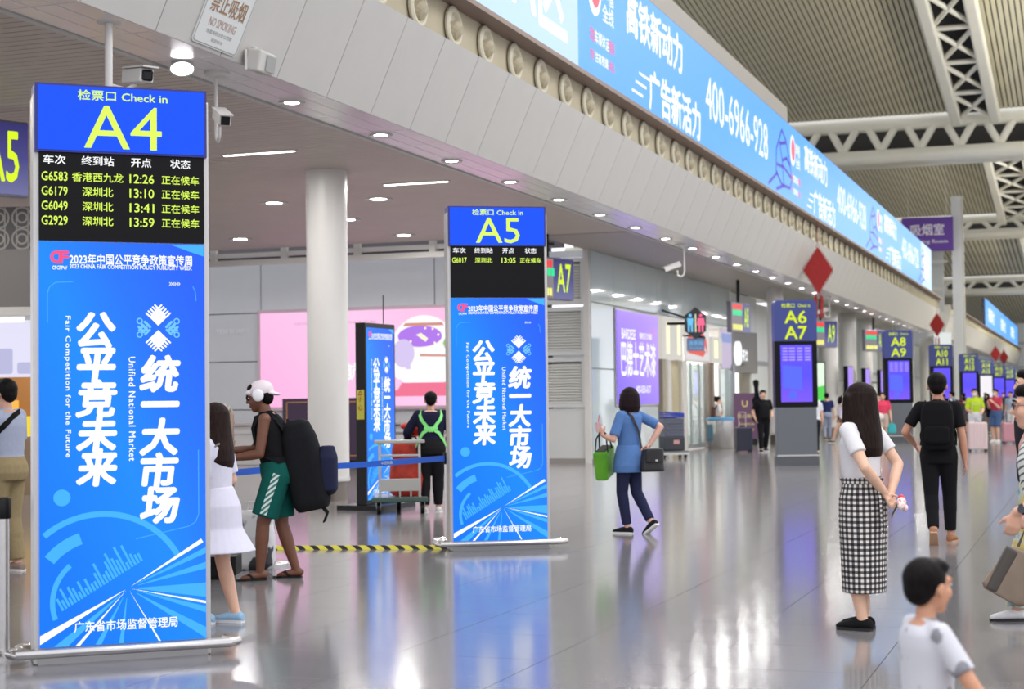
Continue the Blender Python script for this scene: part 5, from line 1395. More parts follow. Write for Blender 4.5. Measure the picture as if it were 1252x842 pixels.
# ------------------------------------------------------------------ man with the black backpack, walking away
t, J = person('man walking away in black tee and trousers with black backpack and tan shoes', (-1.53, 17.5), R_(3), 1.77, (196, 142, 116), .0085, lean=.03,
    an={'R': (.10, .12, 0), 'L': (-.055, -.26, .055)}, foot_pitch={'L': .85, 'R': 0}, foot_dir={'R': (.2, 1, 0), 'L': (-.02, 1, 0)},
    wr={'R': (.27, .03, .80), 'L': (-.25, .2, 1.02)}, arm_pole={'R': (.5, -1, 0), 'L': (-.7, -.8, -.3)}, hand_cfg={'R': dict(curl=.5, n=(-1, 0, 0), t=(0, 1, 0))},
    shirt=BLK, sleeve=.72, shirt_len=.05, pants=BLK, pants_to=1.9, shoes=((158, 112, 82), (188, 150, 120)), hair_rgb=(20, 17, 16), build=1.0, shoulder_w=.98, pants_w=1.1, head_k=1.16)
backpack(J, 'black backpack on the back of the man walking away', cloth('pack_black', (15, 15, 17)), (.33, .15, .5), .165, -.195)
bm = bmesh.new(); c = J['neck']+V3((0, -.085, -.05)); bmesh.ops.create_uvsphere(bm, u_segments=8, v_segments=6, radius=.009, matrix=Matrix.Translation(c)); obj('collar_tag', bm, mat('tag_white', (230, 230, 230), .5), t)

# ------------------------------------------------------------------ woman in the blue shirt with two bags
DEN = cloth('denim_dark', (38, 42, 70)); BLU = cloth('blue_shirt', (88, 124, 178), .04)
t, J = person('woman with bobbed hair, loose blue shirt and jeans, hand on hip', (-4.96, 18.05), R_(70), 1.68, (220, 170, 150), .0085, lean=-.04,
    an={'L': (-.05, .06, 0), 'R': (.05, -.2, .06)}, foot_pitch={'R': .6, 'L': 0}, wr={'R': (.17, -.11, 1.0), 'L': (-.16, .30, 1.12)}, arm_pole={'R': (.7, -1, .0), 'L': (-.6, -.4, -1)},
    hand_cfg={'R': dict(d=(-.9, .35, -.3), n=(-.4, -.3, -1), t=(0, .3, .9), curl=.35), 'L': dict(d=(-.1, .5, .8), n=(.9, 0, -.1), t=(.1, -.3, .6), curl=.9)}, pelvis=(0, .06), knee_pole={'L': (-.2, 1, 0), 'R': (.1, 1, 0)},
    hair='bob', hair_rgb=(34, 22, 26), shirt=BLU, sleeve=.85, shirt_len=.05, pants=DEN, pants_to=1.93, shoes=((30, 30, 34), (228, 226, 224)), build=.96, head_turn=-.1)
H = 1.68; pel = J['pel']
blob('shirt_hem', [loft([(pel+V3((0, 0, .07*H)), .155, .125), (pel+V3((0, 0, 0)), .185, .155), (pel+V3((-.01, .0, -.07*H)), .20, .17), (pel+V3((-.01, .01, -.115*H)), .195, .165)])], BLU, t, .01, 3)
tp = held(J, 'shoulder_bag', 'black cross body bag hanging at the hip of the blue shirt woman', 'bag')
c = pel+V3((.06, -.28, -.055)); Rb = Matrix.Rotation(-.35, 3, 'Z')
blob('bag', [loft([(c+Rb @ V3((0, 0, z)), a, b_, Rb, .6) for z, a, b_ in ((-.13, .145, .055), (-.11, .155, .065), (.06, .135, .06), (.12, .115, .045), (.13, .10, .03))])], M_lea, tp, .009, 2)
blob('flap', [loft([(c+Rb @ V3((0, -.045, z)), a, .035, Rb, .6) for z, a in ((-.03, .11), (-.02, .125), (.1, .125), (.135, .11))])], M_lea, tp, .009, 2)
bm = bx(c+Rb @ V3((0, -.088, -.0)), (.03, .01, .02), rot=(0, 0, -.5)); obj('clasp', bm, M_silver, tp)
strap(J, [(150, .0), (165, .07), (185, .15), (205, .22), (215, .265), (250, .296), (300, .285), (320, .22), (350, .15), (20, .07), (60, .0)], .03, M_lea, tp, .03, 'cross_strap')
tp = held(J, 'tote_bag', 'bright green shopping bag hanging from the arm of the blue shirt woman', 'bag')
c = V3((-.14, .30, .80)); Rb = Matrix.Rotation(.35, 3, 'Z') @ Matrix.Rotation(-.22, 3, 'Y')
bm = bmesh.new()
lo_ = [V3((x, y, -.16)) for x, y in ((-.17, -.07), (.17, -.07), (.17, .07), (-.17, .07))]; hi_ = [V3((x*1.12, y*1.1, .17)) for x, y in ((-.17, -.07), (.17, -.07), (.17, .07), (-.17, .07))]
lv = [bm.verts.new(c+Rb @ p) for p in lo_]; hv = [bm.verts.new(c+Rb @ p) for p in hi_]
bm.faces.new(lv[::-1]); bm.faces.new(hv)
for q in range(4): bm.faces.new((lv[q], lv[(q+1) % 4], hv[(q+1) % 4], hv[q]))
bmesh.ops.bevel(bm, geom=bm.edges[:], offset=.012, segments=2, affect='EDGES'); obj('bag', bm, mat('green_shopper', (96, 168, 40), .5, noise=.15, nscale=6), tp)
bm = bmesh.new()
bm2 = bx(c+Rb @ V3((-.0, .0, .172)), (.30, .11, .012), rot=(0, -.22, .35)); obj('contents', bm2, mat('bag_dark_inside', (36, 40, 30), .8), tp)
for y in (-.075, .075): tube(bm, [c+Rb @ V3((-.09, y, .15)), c+Rb @ V3((-.06, y*.8, .30)), c+Rb @ V3((-.0, y*.4, .36)), c+Rb @ V3((.06, y*.8, .30)), c+Rb @ V3((.09, y, .15))], .009, 6)
obj('handle', bm, mat('handle_black', (26, 26, 28), .6), tp)
tp = held(J, 'paper_cup', 'small pale cup raised in the hand of the blue shirt woman', 'cup'); c = J['wrL']+V3((-.0, .07, .09))
bm = bmesh.new(); lathe(bm, [(.026, -.06), (.036, .05), (.038, .055), (.0, .055)], 16, c); obj('cup', bm, mat('cup_pink', (232, 196, 200), .5), tp, 'auto')
bm = bmesh.new(); tube(bm, [c+V3((0, 0, .05)), c+V3((.02, 0, .14))], .005, 6); obj('straw', bm, mat('straw_red', (210, 60, 70), .5), tp)

# ------------------------------------------------------------------ boy in the foreground
t, J = person('small boy with short dark hair in a white patterned tee, closest to the camera', (-.52, 5.37), R_(-60), .975, (206, 150, 118), .0055, wr={'R': (.22, .16, .46), 'L': (-.16, .08, .45)}, arm_pole={'R': (1, -.5, 0)},
    shirt=blotched('boy_tee', [(206, 206, 212), (206, 206, 212), (140, 140, 146)], 13, (.2, .54, .6)), sleeve=.85, shirt_len=.06, pants=cloth('boy_shorts', (70, 74, 90)), pants_to=.9, hair='short', hair_rgb=(20, 17, 16), shoes=(60, 60, 70), build=1.08, head_turn=.32, face=True, head_k=1.36)
# ------------------------------------------------------------------ man in the tank top with the big pack
CAP = mat('cap_white', (224, 212, 216), .7, noise=.05)
GRN = cloth('shorts_green', (12, 84, 76))
t, J = person('man in black tank top, green shorts and white cap reaching for a wrapped parcel', (-6.75, 12.78), R_(112), 1.76, (112, 70, 50), .0085, lean=.2, pelvis=(0, -.03),
    an={'L': (-.10, .12, 0), 'R': (.09, -.17, .0)}, wr={'L': (-.12, .34, 1.06), 'R': (.12, .44, 1.12)}, arm_pole={'L': (-.6, -1, -.5), 'R': (.5, -.6, -1)},
    hand_cfg={'L': dict(d=(.2, 1, -.1), n=(.8, .1, -.5), t=(0, .3, .9), curl=.7), 'R': dict(d=(-.1, 1, 0), n=(-1, .1, 0), t=(0, .2, .9), curl=.4)},
    shirt=BLK, sleeve=0, shirt_len=.03, pants=GRN, pants_to=.86, pants_w=2.6, hair='short', hair_rgb=(18, 15, 14), shoes=None, nod=.12, build=1.0, name='person')
hp, hh, Rh = J['hp'], J['hh'], J['Rh']
blob('cap', [ell(hp((0, -.1, .24)), (.40*hh, .46*hh, .36*hh), Rh), ell(hp((0, -.52, .04)), (.30*hh, .26*hh, .07*hh), Rh @ Matrix.Rotation(.35, 3, 'X')), ell(hp((0, .28, .22)), (.30*hh, .16*hh, .12*hh), Rh)], CAP, t, .008, 3)
bm = bmesh.new(); bmesh.ops.create_uvsphere(bm, u_segments=16, v_segments=10, radius=1, matrix=Matrix.Translation(hp((-.40, -.02, .08))) @ Rh.to_4x4() @ Matrix.Diagonal((.07*hh, .2*hh, .22*hh, 1))); obj('headphone', bm, mat('headphone_white', (236, 234, 236), .3), t, True)
bm = bmesh.new(); box(bm, (0, 0, 0), (.15*hh, .03*hh, .10*hh))
for s in (-1, 1): box(bm, hp((s*.15, .40, .06)), (.24*hh, .05*hh, .15*hh), rot=Rh.to_euler(), bev=.01)
obj('sunglasses', bm, M_black, t)
bm = bmesh.new(); w = J['wrL']; d = (J['elL']-w).normalized(); tube(bm, [w+d*.03, w+d*.06], .030, 14); wt = obj('watch', bm, mat('watch_strap', (214, 200, 188), .5), t)
for s, k in ((-1, 'L'), (1, 'R')):
    pts = [J['hip'+k]+V3((s*.115, -.01, .02)), J['hip'+k]*.5+J['kn'+k]*.5+V3((s*.115, .0, .02)), J['hip'+k]*.2+J['kn'+k]*.8+V3((s*.112, .01, 0))]
    bm = bmesh.new(); ribbon(bm, pts, V3((s, .1, 0)), .06, .008); obj('side_stripe', bm, striped('stripe_check', (210, 220, 216), (60, 120, 110), .03, .5, (.5, .5, .7)), t)
    a, f, u = J['an'+k], J['fwd'+k], J['up'+k]; sd = f.cross(u); base = a-u*.048*1.76
    bm = bmesh.new(); pl_ = [(-.032, -.05), (-.036, .02), (-.044, .12), (-.034, .19), (0, .21), (.034, .19), (.044, .12), (.036, .02), (.032, -.05), (0, -.06)]
    lo_ = [bm.verts.new(base+sd*x+f*y) for x, y in pl_]; hi_ = [bm.verts.new(base+sd*x+f*y+u*.016) for x, y in pl_]
    bm.faces.new(lo_); bm.faces.new(hi_[::-1])
    for q in range(10): bm.faces.new((lo_[q], lo_[(q+1) % 10], hi_[(q+1) % 10], hi_[q]))
    so = obj('sandal_sole', bm, M_black, t)
    bm = bmesh.new(); tube(bm, [base+sd*.045+f*.05+u*.02, base+sd*.025+f*.09+u*.055, base+f*.13+u*.03], .011, 6); tube(bm, [base-sd*.045+f*.05+u*.02, base-sd*.025+f*.09+u*.055, base+f*.13+u*.03], .011, 6); obj('sandal_strap', bm, M_black, so)
PK = cloth('pack_charcoal', (22, 23, 26))
tp = backpack(J, 'huge drooping black backpack on the man in the tank top', PK, (.38, .33, .80), .04, -.245, True, True)
c = J['pel']+J['tdir']*.03*1.76+V3((0, -.44, -.02))
blob('side_roll', [loft([(c+V3((0, 0, z)), a, a*.6, None, .7) for z, a in ((-.22, .1), (-.18, .15), (.1, .15), (.2, .1))])], cloth('pack_navy', (32, 36, 60)), tp, .011, 2)
for k in range(3):
    p = J['pel']+V3((-.12+.1*k, -.38, -.29)); bm = bmesh.new(); tube(bm, [p, p+V3((0, -.05, -.06)), p+V3((.01, -.02, -.14))], .008, 5); obj('loose_strap', bm, PK, tp)

# wrapped parcel, cart, bags by the man
t = thing('wrapped_parcel', 'tall brown parcel wrapped in clear film in front of the man in the tank top', 'parcel', (-7.30, 12.72, 0), R_(20))
bm = bx((0, 0, 1.08), (.30, .26, .76), bev=.03); pb = obj('box', bm, mat('brown_wrap', (142, 106, 66), .35, noise=.25, nscale=9, bump=.5), t, 'auto')
for z, w_ in ((.9, .31), (1.2, .31), (1.36, .3)):
    bm = bmesh.new(); box(bm, (0, 0, z), (w_, .27, .05), rot=(0, .15, 0)); obj('tape_band', bm, mat('tape_tan', (176, 142, 92), .3), pb)
bm = bmesh.new()
for k in range(7): tube(bm, [(-.12+.04*k, -.12+.03*(k % 3), 1.45), (-.1+.04*k, -.1, 1.5+.02*(k % 2)), (-.08+.04*k, -.08, 1.46)], .016, 6)
obj('film_crumple', bm, mat('clear_film', (206, 196, 182), .15, spec=.8), pb)
obj('stand', bx((0, 0, .45), (.26, .22, .5)), mat('crate_grey', (150, 148, 146), .6), t); obj('stand_base', bx((0, 0, .12), (.4, .34, .16)), M_black, t)
obj('stand_foot', bx((0, 0, .02), (.3, .26, .04)), M_black, t)
t = thing('shopping_bag', 'white carrier bag with black marks behind the man in the tank top', 'bag', (-7.35, 13.5, 0), R_(10))
blob('bag', [loft([(V3((0, 0, z)), a, b_, None, .7) for z, a, b_ in ((.0, .17, .1), (.05, .2, .13), (.3, .2, .12), (.5, .17, .08), (.54, .15, .05))])], blotched('carrier_print', [(226, 226, 226), (226, 226, 226), (60, 60, 64)], 5, (.3, .55, .6), .4), t, .012, 2)
bm = bmesh.new()
for y in (-.04, .04): tube(bm, [(-.08, y, .5), (-.06, y, .62), (.06, y, .62), (.08, y, .5)], .008, 6)
obj('handle', bm, M_white, t)
suitcase('black suitcase on wheels beside the white dress, half hidden', -7.22, 12.0, R_(30), (.36, .24, .5), (34, 34, 38), .4)

# ------------------------------------------------------------------ girl in the white dress, man in grey at the left edge
t, J = person('girl with shoulder length hair in a white dress half hidden by the A4 totem', (-5.80, 10.1), R_(95), 1.56, (220, 176, 152), .0085, an={'L': (-.06, .05, 0), 'R': (.06, -.12, 0)},
    wr={'L': (-.17, .1, .72), 'R': (.17, .2, .95)}, hair='long', hair_rgb=(40, 26, 24), shirt=cloth('white_dress', (212, 211, 226), .02), sleeve=.8, shirt_len=-.03, skirt=('dress_skirt', .50, .19, .29, .9, cloth('white_dress', (212, 211, 226), .02)), shoes=((150, 186, 214), (226, 226, 230)), head_k=1.05)
strap(J, [(330, .0), (300, .08), (290, .15), (270, .22), (230, .275), (180, .29)], .014, mat('strap_grey', (120, 112, 112), .6), t, .03, 'bag_strap')
t, J = person('man in a grey tee and khaki trousers at the left edge', (-9.52, 12.75), R_(88), 1.80, (204, 158, 134), .010, wr={'L': (-.2, .22, .98), 'R': (.2, .25, .98)}, an={'L': (-.09, .06, 0), 'R': (.09, -.06, 0)},
    shirt=cloth('grey_tee', (160, 168, 188), .03), sleeve=.75, shirt_len=.06, pants=cloth('khaki', (150, 134, 100)), pants_to=1.95, pants_w=1.8, shoes=((150, 130, 120), (220, 218, 214)), build=1.12, hair_rgb=(22, 20, 20), head_k=1.08)
tp = held(J, 'sling_bag', 'black sling bag in front of the man in the grey tee', 'bag')
strap(J, [(20, .0), (350, .05), (310, .1), (270, .16), (230, .22), (195, .275), (160, .295)], .05, BLK, tp, .034, 'strap', .01)
c = J['pel']+V3((-.08, .26, .02)); blob('bag', [loft([(c+V3((0, 0, z)), a, .08, None, .65) for z, a in ((-.16, .13), (-.12, .16), (.1, .16), (.15, .13))])], BLK, tp, .011, 2)
suitcase('dark suitcase at the left edge behind the belt post', -10.0, 13.1, R_(60), (.4, .26, .62), (30, 34, 44), .4)

# ------------------------------------------------------------------ porter with the neon harness and the luggage cart
NEON = mat('neon_green', (132, 226, 128), .6)
t, J = person('porter in navy jacket and neon green harness seen from behind at the luggage cart', (-8.62, 20.9), R_(22), 1.70, (206, 160, 136), .0095, lean=.14, an={'L': (-.09, .0, 0), 'R': (.09, .1, 0)}, wr={'L': (-.32, .34, 1.0), 'R': (.24, .30, 1.0)},
    shirt=NAVY, sleeve=1.9, shirt_len=.08, pants=cloth('porter_trousers', (24, 23, 26)), pants_to=1.93, pants_w=1.7, shoes=((206, 204, 200), (226, 226, 222)), hair_rgb=(18, 16, 16), build=1.12)
for s in (1, -1): strap(J, [(180, .12), (180-s*20, .17), (180-s*38, .22), (180-s*50, .262), (180-s*75, .296), (s*50, .28)], .045, NEON, t, .04, 'harness_strap', .008)
for s in (1, -1): strap(J, [(180, .15), (180-s*35, .11), (180-s*65, .05), (180-s*85, .0)], .045, NEON, t, .04, 'harness_strap', .008)
strap(J, [(152, .15), (180, .145), (208, .15)], .04, NEON, t, .045, 'harness_band', .008)
GM = mat('cart_metal', (176, 176, 170), .35, .6)
t = thing('luggage_cart', 'grey airport style luggage cart with red load behind the blue belt', 'luggage cart', (-9.12, 20.62, 0), R_(26))
obj('deck', bx((.15, .35, .2), (.72, .95, .06), bev=.01), mat('deck_grey', (186, 186, 180), .4, .3), t)
bm = bmesh.new()
for s in (-1, 1): tube(bm, [(.13+s*.27, -.12, .2), (.13+s*.27, -.13, .75), (.13+s*.27, -.1, .98)], .02, 8)
obj('upright', bm, GM, t)
bm = bmesh.new(); box(bm, (.13, -.12, .99), (.66, .07, .05), bev=.01); box(bm, (-.19, -.05, .99), (.05, .2, .04)); box(bm, (.45, -.05, .99), (.05, .2, .04)); obj('push_bar', bm, GM, t)
for z, hgt in ((.80, .03), (.40, .17)): obj('cross_panel', bx((.13, -.13, z), (.54, .03, hgt), bev=.005), GM, t)
bm = bmesh.new()
for k in range(3): box(bm, (-.02+.15*k, -.13, .28), (.02, .02, .16))
obj('grid_bar', bm, GM, t)
for x, y in ((-.16, -.05), (.44, -.05), (.15, .75)):
    bm = bmesh.new(); cyl(bm, (x-.025, y, .085), (x+.025, y, .085), .085, 16); wh = obj('wheel', bm, M_black, t); bm = bmesh.new(); box(bm, (x, y, .15), (.075, .05, .1)); cyl(bm, (x-.03, y, .085), (x+.03, y, .085), .03, 10); obj('hub', bm, GM, wh)
obj('bumper', bx((.13, -.17, .2), (.76, .06, .07), bev=.015), mat('bumper_green', (60, 84, 76), .6), t)
REDB = mat('red_bag', (176, 46, 24), .6, noise=.3, nscale=9, bump=.4)
for nm, lab, c, s in (('load_bag', 'crumpled red bag lying on the luggage cart, lower one', (-9.06, 20.86, .24), (.25, .2, .28)), ('load_bag', 'crumpled red bag on the luggage cart, upper one', (-9.04, 20.9, .72), (.25, .19, .14))):
    tb_ = thing(nm, lab, 'bag', c, R_(26), 'red bags on the luggage cart')
    blob('sack', [loft([(V3((.1, .0, z*s[2]*2)), s[0]*a, s[1]*a, None, .7) for z, a in ((0, .85), (.08, 1), (.5, 1.04), (.85, .95), (.95, .7))])], REDB, tb_, .014, 3)
    bm = bmesh.new(); tube(bm, [(.0, 0, s[2]*1.9), (.03, 0, s[2]*1.9+.06), (.17, 0, s[2]*1.9+.06), (.2, 0, s[2]*1.9)], .012, 6); obj('bag_handle', bm, M_black, tb_)
t = thing('red_flag_roll', 'rolled red and gold cloth held by the porter', 'cloth roll', (-8.98, 21.12, 0), R_(26))
blob('roll', [ell((0, 0, 1.14), (.12, .09, .11)), ell((-.08, 0, 1.19), (.1, .07, .05))], mat('red_cloth', (202, 44, 22), .6, noise=.2), t, .012, 2); obj('gold_mark', bx((-.06, -.09, 1.2), (.09, .01, .03), rot=(0, .4, 0)), mat('gold_mark', (226, 160, 40), .5), t)

# ------------------------------------------------------------------ people farther down the hall
def far(label, x, y, rz, **k):
    k.setdefault('voxel', .014); k.setdefault('group', None); return person(label, (x, y), R_(rz), **k)
t, J = far('man in black carrying a guitar on his back beside a suitcase', -8.78, 45.8, 205, H=1.78, shirt=BLK, sleeve=.75, shirt_len=.06, pants=cloth('black_trousers', (24, 23, 28)), pants_to=1.95, wr={'R': (.26, .12, .95), 'L': (-.2, .18, 1.0)}, an={'R': (.1, .1, 0), 'L': (-.1, -.22, .03)}, shoes=(30, 30, 34), pants_w=1.6)
tp = held(J, 'guitar_case', 'black guitar case rising over the shoulder of the man in black', 'guitar case'); c = J['chest']
blob('case', [loft([(c+V3((.12+.05*z, -.17, z)), a, .06, None, .8) for z, a in ((-.5, .1), (-.4, .17), (-.2, .17), (.0, .13), (.15, .15), (.25, .07), (.5, .06), (.58, .085), (.68, .085), (.72, .05))])], BLK, tp, .014, 2); bm = bmesh.new(); tube(bm, [c+V3((.14, -.10, .0)), c+V3((.13, -.08, .1)), c+V3((.12, -.10, .18))], .012, 6); obj('handle', bm, BLK, tp)
backpack(J, 'black backpack worn on the chest of the guitar man', PK, (.28, .14, .42), .13, .18, True, False)
suitcase('navy suitcase beside the man with the guitar', -9.25, 45.3, R_(30), (.46, .28, .66), (30, 34, 52), .42)
t, J = far('woman in a white top with a brown backpack at the washroom doors', -11.15, 50.7, -60, H=1.62, shirt=(226, 226, 226), pants=(60, 60, 70), pants_to=1.9, hair='pony', sleeve=.6)
backpack(J, 'brown backpack of the woman at the washroom doors', cloth('pack_brown', (92, 60, 48)), (.24, .12, .34), .15, -.16, False, True)
far('man in a navy tee walking away behind the A6 totem', -9.0, 58.9, 10, H=1.72, shirt=(40, 50, 98), sleeve=.7, shirt_len=.08, pants=(150, 160, 184), pants_to=1.95, pants_w=1.5, an={'R': (.08, .12, 0), 'L': (-.08, -.15, .03)})
far('person in a pale top half hidden by the right edge of the A6 totem', -7.0, 43.6, 30, H=1.68, shirt=(214, 216, 222), sleeve=.6, pants=(40, 40, 46), pants_to=1.9)
t, J = far('woman in a lilac top and brown skirt striding behind the long haired woman', -8.0, 55.5, 100, H=1.64, shirt=(214, 206, 224), sleeve=.5, skirt=('skirt', .72, .17, .2, .9, (104, 78, 60)), an={'L': (-.07, .3, 0), 'R': (.07, -.34, .08)}, foot_pitch={'R': .6}, wr={'L': (-.2, -.15, .82), 'R': (.2, .2, .85)}, hair='bob')
t, J = far('woman in a pink tee and beige shorts coming forward with a teal bag', -6.28, 52.5, 190, H=1.68, shirt=(226, 72, 104), sleeve=.8, shirt_len=.1, pants=(196, 176, 160), pants_to=.8, wr={'L': (-.26, .05, .8), 'R': (.1, .25, .95)}, hair='pony', pants_w=2)
tp = held(J, 'teal_bag', 'teal bag hanging from the hand of the woman in pink', 'bag'); blob('bag', [loft([(V3((-.27, .06, z)), a, .06, None, .7) for z, a in ((.38, .11), (.42, .14), (.62, .13), (.68, .08))])], cloth('teal', (70, 176, 180)), tp, .014, 2); bm = bmesh.new(); tube(bm, [(-.3, .06, .66), (-.27, .06, .8), (-.24, .06, .66)], .01, 6); obj('handle', bm, cloth('teal', (70, 176, 180)), tp)
blob('white_pouch', [ell(J['wrR']+V3((0, .08, -.05)), (.12, .07, .12))], cloth('pouch', (226, 220, 220)), t, .014, 2)
far('person in a white tee behind the woman in pink', -7.9, 64.5, 170, H=1.66, shirt=(222, 218, 218), pants=(90, 90, 100), pants_to=1.9)
far('person in red beside the backpack man, far behind', -5.6, 66.5, 120, H=1.62, shirt=(150, 44, 50), pants=(36, 36, 44), pants_to=1.9)
t, J = far('person with a pale blue scarf and dark backpack far behind', -5.05, 64.0, 70, H=1.72, shirt=(206, 216, 226), pants=(44, 46, 60), pants_to=1.9, sleeve=.8)
backpack(J, 'dark backpack of the person with the pale blue scarf', NAVY, (.28, .14, .42), .15, -.18, False, True)
blob('scarf', [ell(J['neck']+V3((0, 0, -.02)), (.13, .11, .06))], cloth('scarf_blue', (90, 160, 196)), t, .014, 2)
far('man in a lime green tee and mask behind a pale suitcase', -3.42, 51.6, 186, H=1.76, shirt=(176, 204, 44), sleeve=.9, shirt_len=.1, pants=(214, 214, 218), pants_to=1.95, pants_w=1.6, mask=(214, 222, 230), wr={'L': (-.2, .28, 1.0), 'R': (.16, .3, 1.05)}, build=1.06)
suitcase('large pale pink suitcase in front of the lime green tee', -3.02, 46.4, R_(12), (.50, .28, .74), (216, 192, 190), .5)
t, J = far('man in a red tee and denim shorts with a mask, hands raised', -3.02, 55.6, 150, H=1.76, shirt=(190, 62, 84), sleeve=.85, shirt_len=.1, pants=(72, 96, 136), pants_to=.95, pants_w=2.2, mask=(226, 228, 232), wr={'L': (-.1, .28, 1.3), 'R': (.1, .28, 1.28)}, shoes=(226, 224, 224))
tp = held(J, 'side_bag', 'dark bag at the side of the man in the red tee', 'bag'); blob('bag', [loft([(J['pel']+V3((.24, -.05, z)), a, .08, None, .7) for z, a in ((-.12, .1), (-.08, .14), (.14, .13), (.2, .08))])], BLK, tp, .014, 2); strap(J, [(100, .05), (120, .15), (150, .25), (200, .296)], .03, BLK, tp, .03)
suitcase('rose coloured suitcase near the man in the red tee', -2.55, 54.0, R_(20), (.42, .26, .6), (196, 140, 150), .4)
far('child with dark hair in a grey dress among the far crowd', -4.9, 68.0, 10, H=1.5, shirt=(70, 62, 66), skirt=('skirt', .5, .17, .2, .9, (76, 70, 72)), hair='pony')
for lab, x, y, rz, H, c1, c2, hr in (('woman in dark top between the lime and red tees, far off', -3.9, 66, 170, 1.62, (60, 44, 60), (120, 110, 110), 'bob'), ('person in a pale pink top among the far crowd', -5.2, 80, 190, 1.66, (222, 176, 182), (80, 80, 96), 'short'),
        ('person in light blue right of the red tee, far off', -3.2, 70, 160, 1.7, (170, 186, 210), (220, 220, 224), 'short'), ('person in white far down the hall by gate A12', -5.4, 90, 180, 1.7, (226, 226, 226), (60, 60, 70), 'short'), ('person in black far down the hall by gate A14', -4.9, 98, 180, 1.7, (40, 40, 44), (60, 66, 90), 'short'),
        ('person in peach far right in the crowd', -3.6, 84, 200, 1.64, (228, 180, 160), (90, 84, 90), 'bob'), ('person in grey beyond the lime tee', -4.5, 84, 170, 1.72, (130, 132, 138), (50, 52, 60), 'short'), ('person in maroon near gate A10', -5.5, 76, 30, 1.68, (110, 50, 60), (46, 46, 52), 'short'),
        ('person in pale green far right behind the pink suitcase', -3.3, 92, 180, 1.66, (190, 210, 190), (96, 96, 110), 'short')):
    far(lab, x, y, rz, H=H, shirt=c1, pants=c2, pants_to=1.9, hair=hr, voxel=.018, sleeve=.7)

# ------------------------------------------------------------------ right edge: striped top, floral trousers, dark haired man
t, J = person('woman in striped top and glasses with a wrist watch at the right edge', (-.218, 9.05), R_(98), 1.60, (214, 166, 140), .0075, lean=.12, wr={'L': (-.2, .20, .92), 'R': (.2, -.12, .76)}, arm_pole={'L': (-.4, -1, 0)}, an={'L': (-.07, -.04, 0), 'R': (.07, -.1, .0)},
    shirt=striped('striped_tee', (222, 222, 216), (76, 92, 88), .034, .32, (.25, 0, .97)), sleeve=.95, shirt_len=.06, pants=BLK, pants_to=.95, pants_w=2.5, hair='short', hair_rgb=(22, 18, 18), glasses=True, head_turn=.0, shoes=((30, 30, 32), (220, 220, 220)), hand_cfg={'L': dict(d=(.1, .25, -1), curl=.6, n=(1, 0, 0), t=(0, 1, .1))}, head_k=1.1)
bm = bmesh.new(); w = J['wrL']; d = (J['elL']-w).normalized(); tube(bm, [w+d*.025, w+d*.05], .0295, 14); wt = obj('watch_strap', bm, M_black, t)
bm = bmesh.new(); q = w+d*.037+V3((-.03, .01, 0)); cyl(bm, q, q+V3((-.009, .003, 0)), .02, 14); obj('watch_face', bm, mat('watch_glass', (60, 64, 72), .15), wt)
t, J = person('woman in floral trousers and rosy top at the right edge carrying a brown bag', (-.36, 11.7), R_(100), 1.60, (214, 166, 146), .0095, shirt=(206, 160, 150), sleeve=.6, shirt_len=.16, pants=blotched('floral_cloth', [(70, 130, 140), (196, 206, 200), (214, 190, 96), (150, 180, 176)], 10, (.32, .45, .58, .7)), pants_to=1.95, pants_w=3.2, wr={'L': (-.24, .13, .68)}, an={'L': (-.08, .18, 0), 'R': (.08, -.16, .0)}, shoes=((226, 226, 226), (40, 40, 44)), hair='bob')
tp = held(J, 'hand_bag', 'brown tote bag swinging from the hand at the right edge', 'bag'); c = V3((-.28, .22, .33)); Rb = Matrix.Rotation(.5, 3, 'X') @ Matrix.Rotation(1.45, 3, 'Z')
blob('bag', [loft([(c+Rb @ V3((0, 0, z)), a, .08, Rb, .6) for z, a in ((-.17, .13), (-.14, .155), (.08, .125), (.17, .09))])], mat('bag_taupe', (128, 112, 96), .5, noise=.12, nscale=7), tp, .01, 2)
blob('side_panel', [loft([(c+Rb @ V3((.075, 0, z)), .055, .084, Rb, .6) for z in (-.16, -.08, .08, .15)])], mat('bag_dark', (70, 64, 58), .5), tp, .01, 2)
bm = bmesh.new(); tube(bm, [c+Rb @ V3((-.06, 0, .18)), V3((-.25, .14, .62)), c+Rb @ V3((.06, 0, .18))], .011, 6); obj('handle', bm, mat('bag_dark', (70, 64, 58), .5), tp)
far('dark haired man behind the striped top at the right edge', -.47, 13.85, 97, H=1.75, wr={'L': (-.2, -.04, .8), 'R': (.2, -.04, .8)}, an={'L': (-.07, 0, 0), 'R': (.07, 0, 0)}, shirt=(40, 40, 46), pants=(40, 42, 50), pants_to=1.9, voxel=.011, face=True)

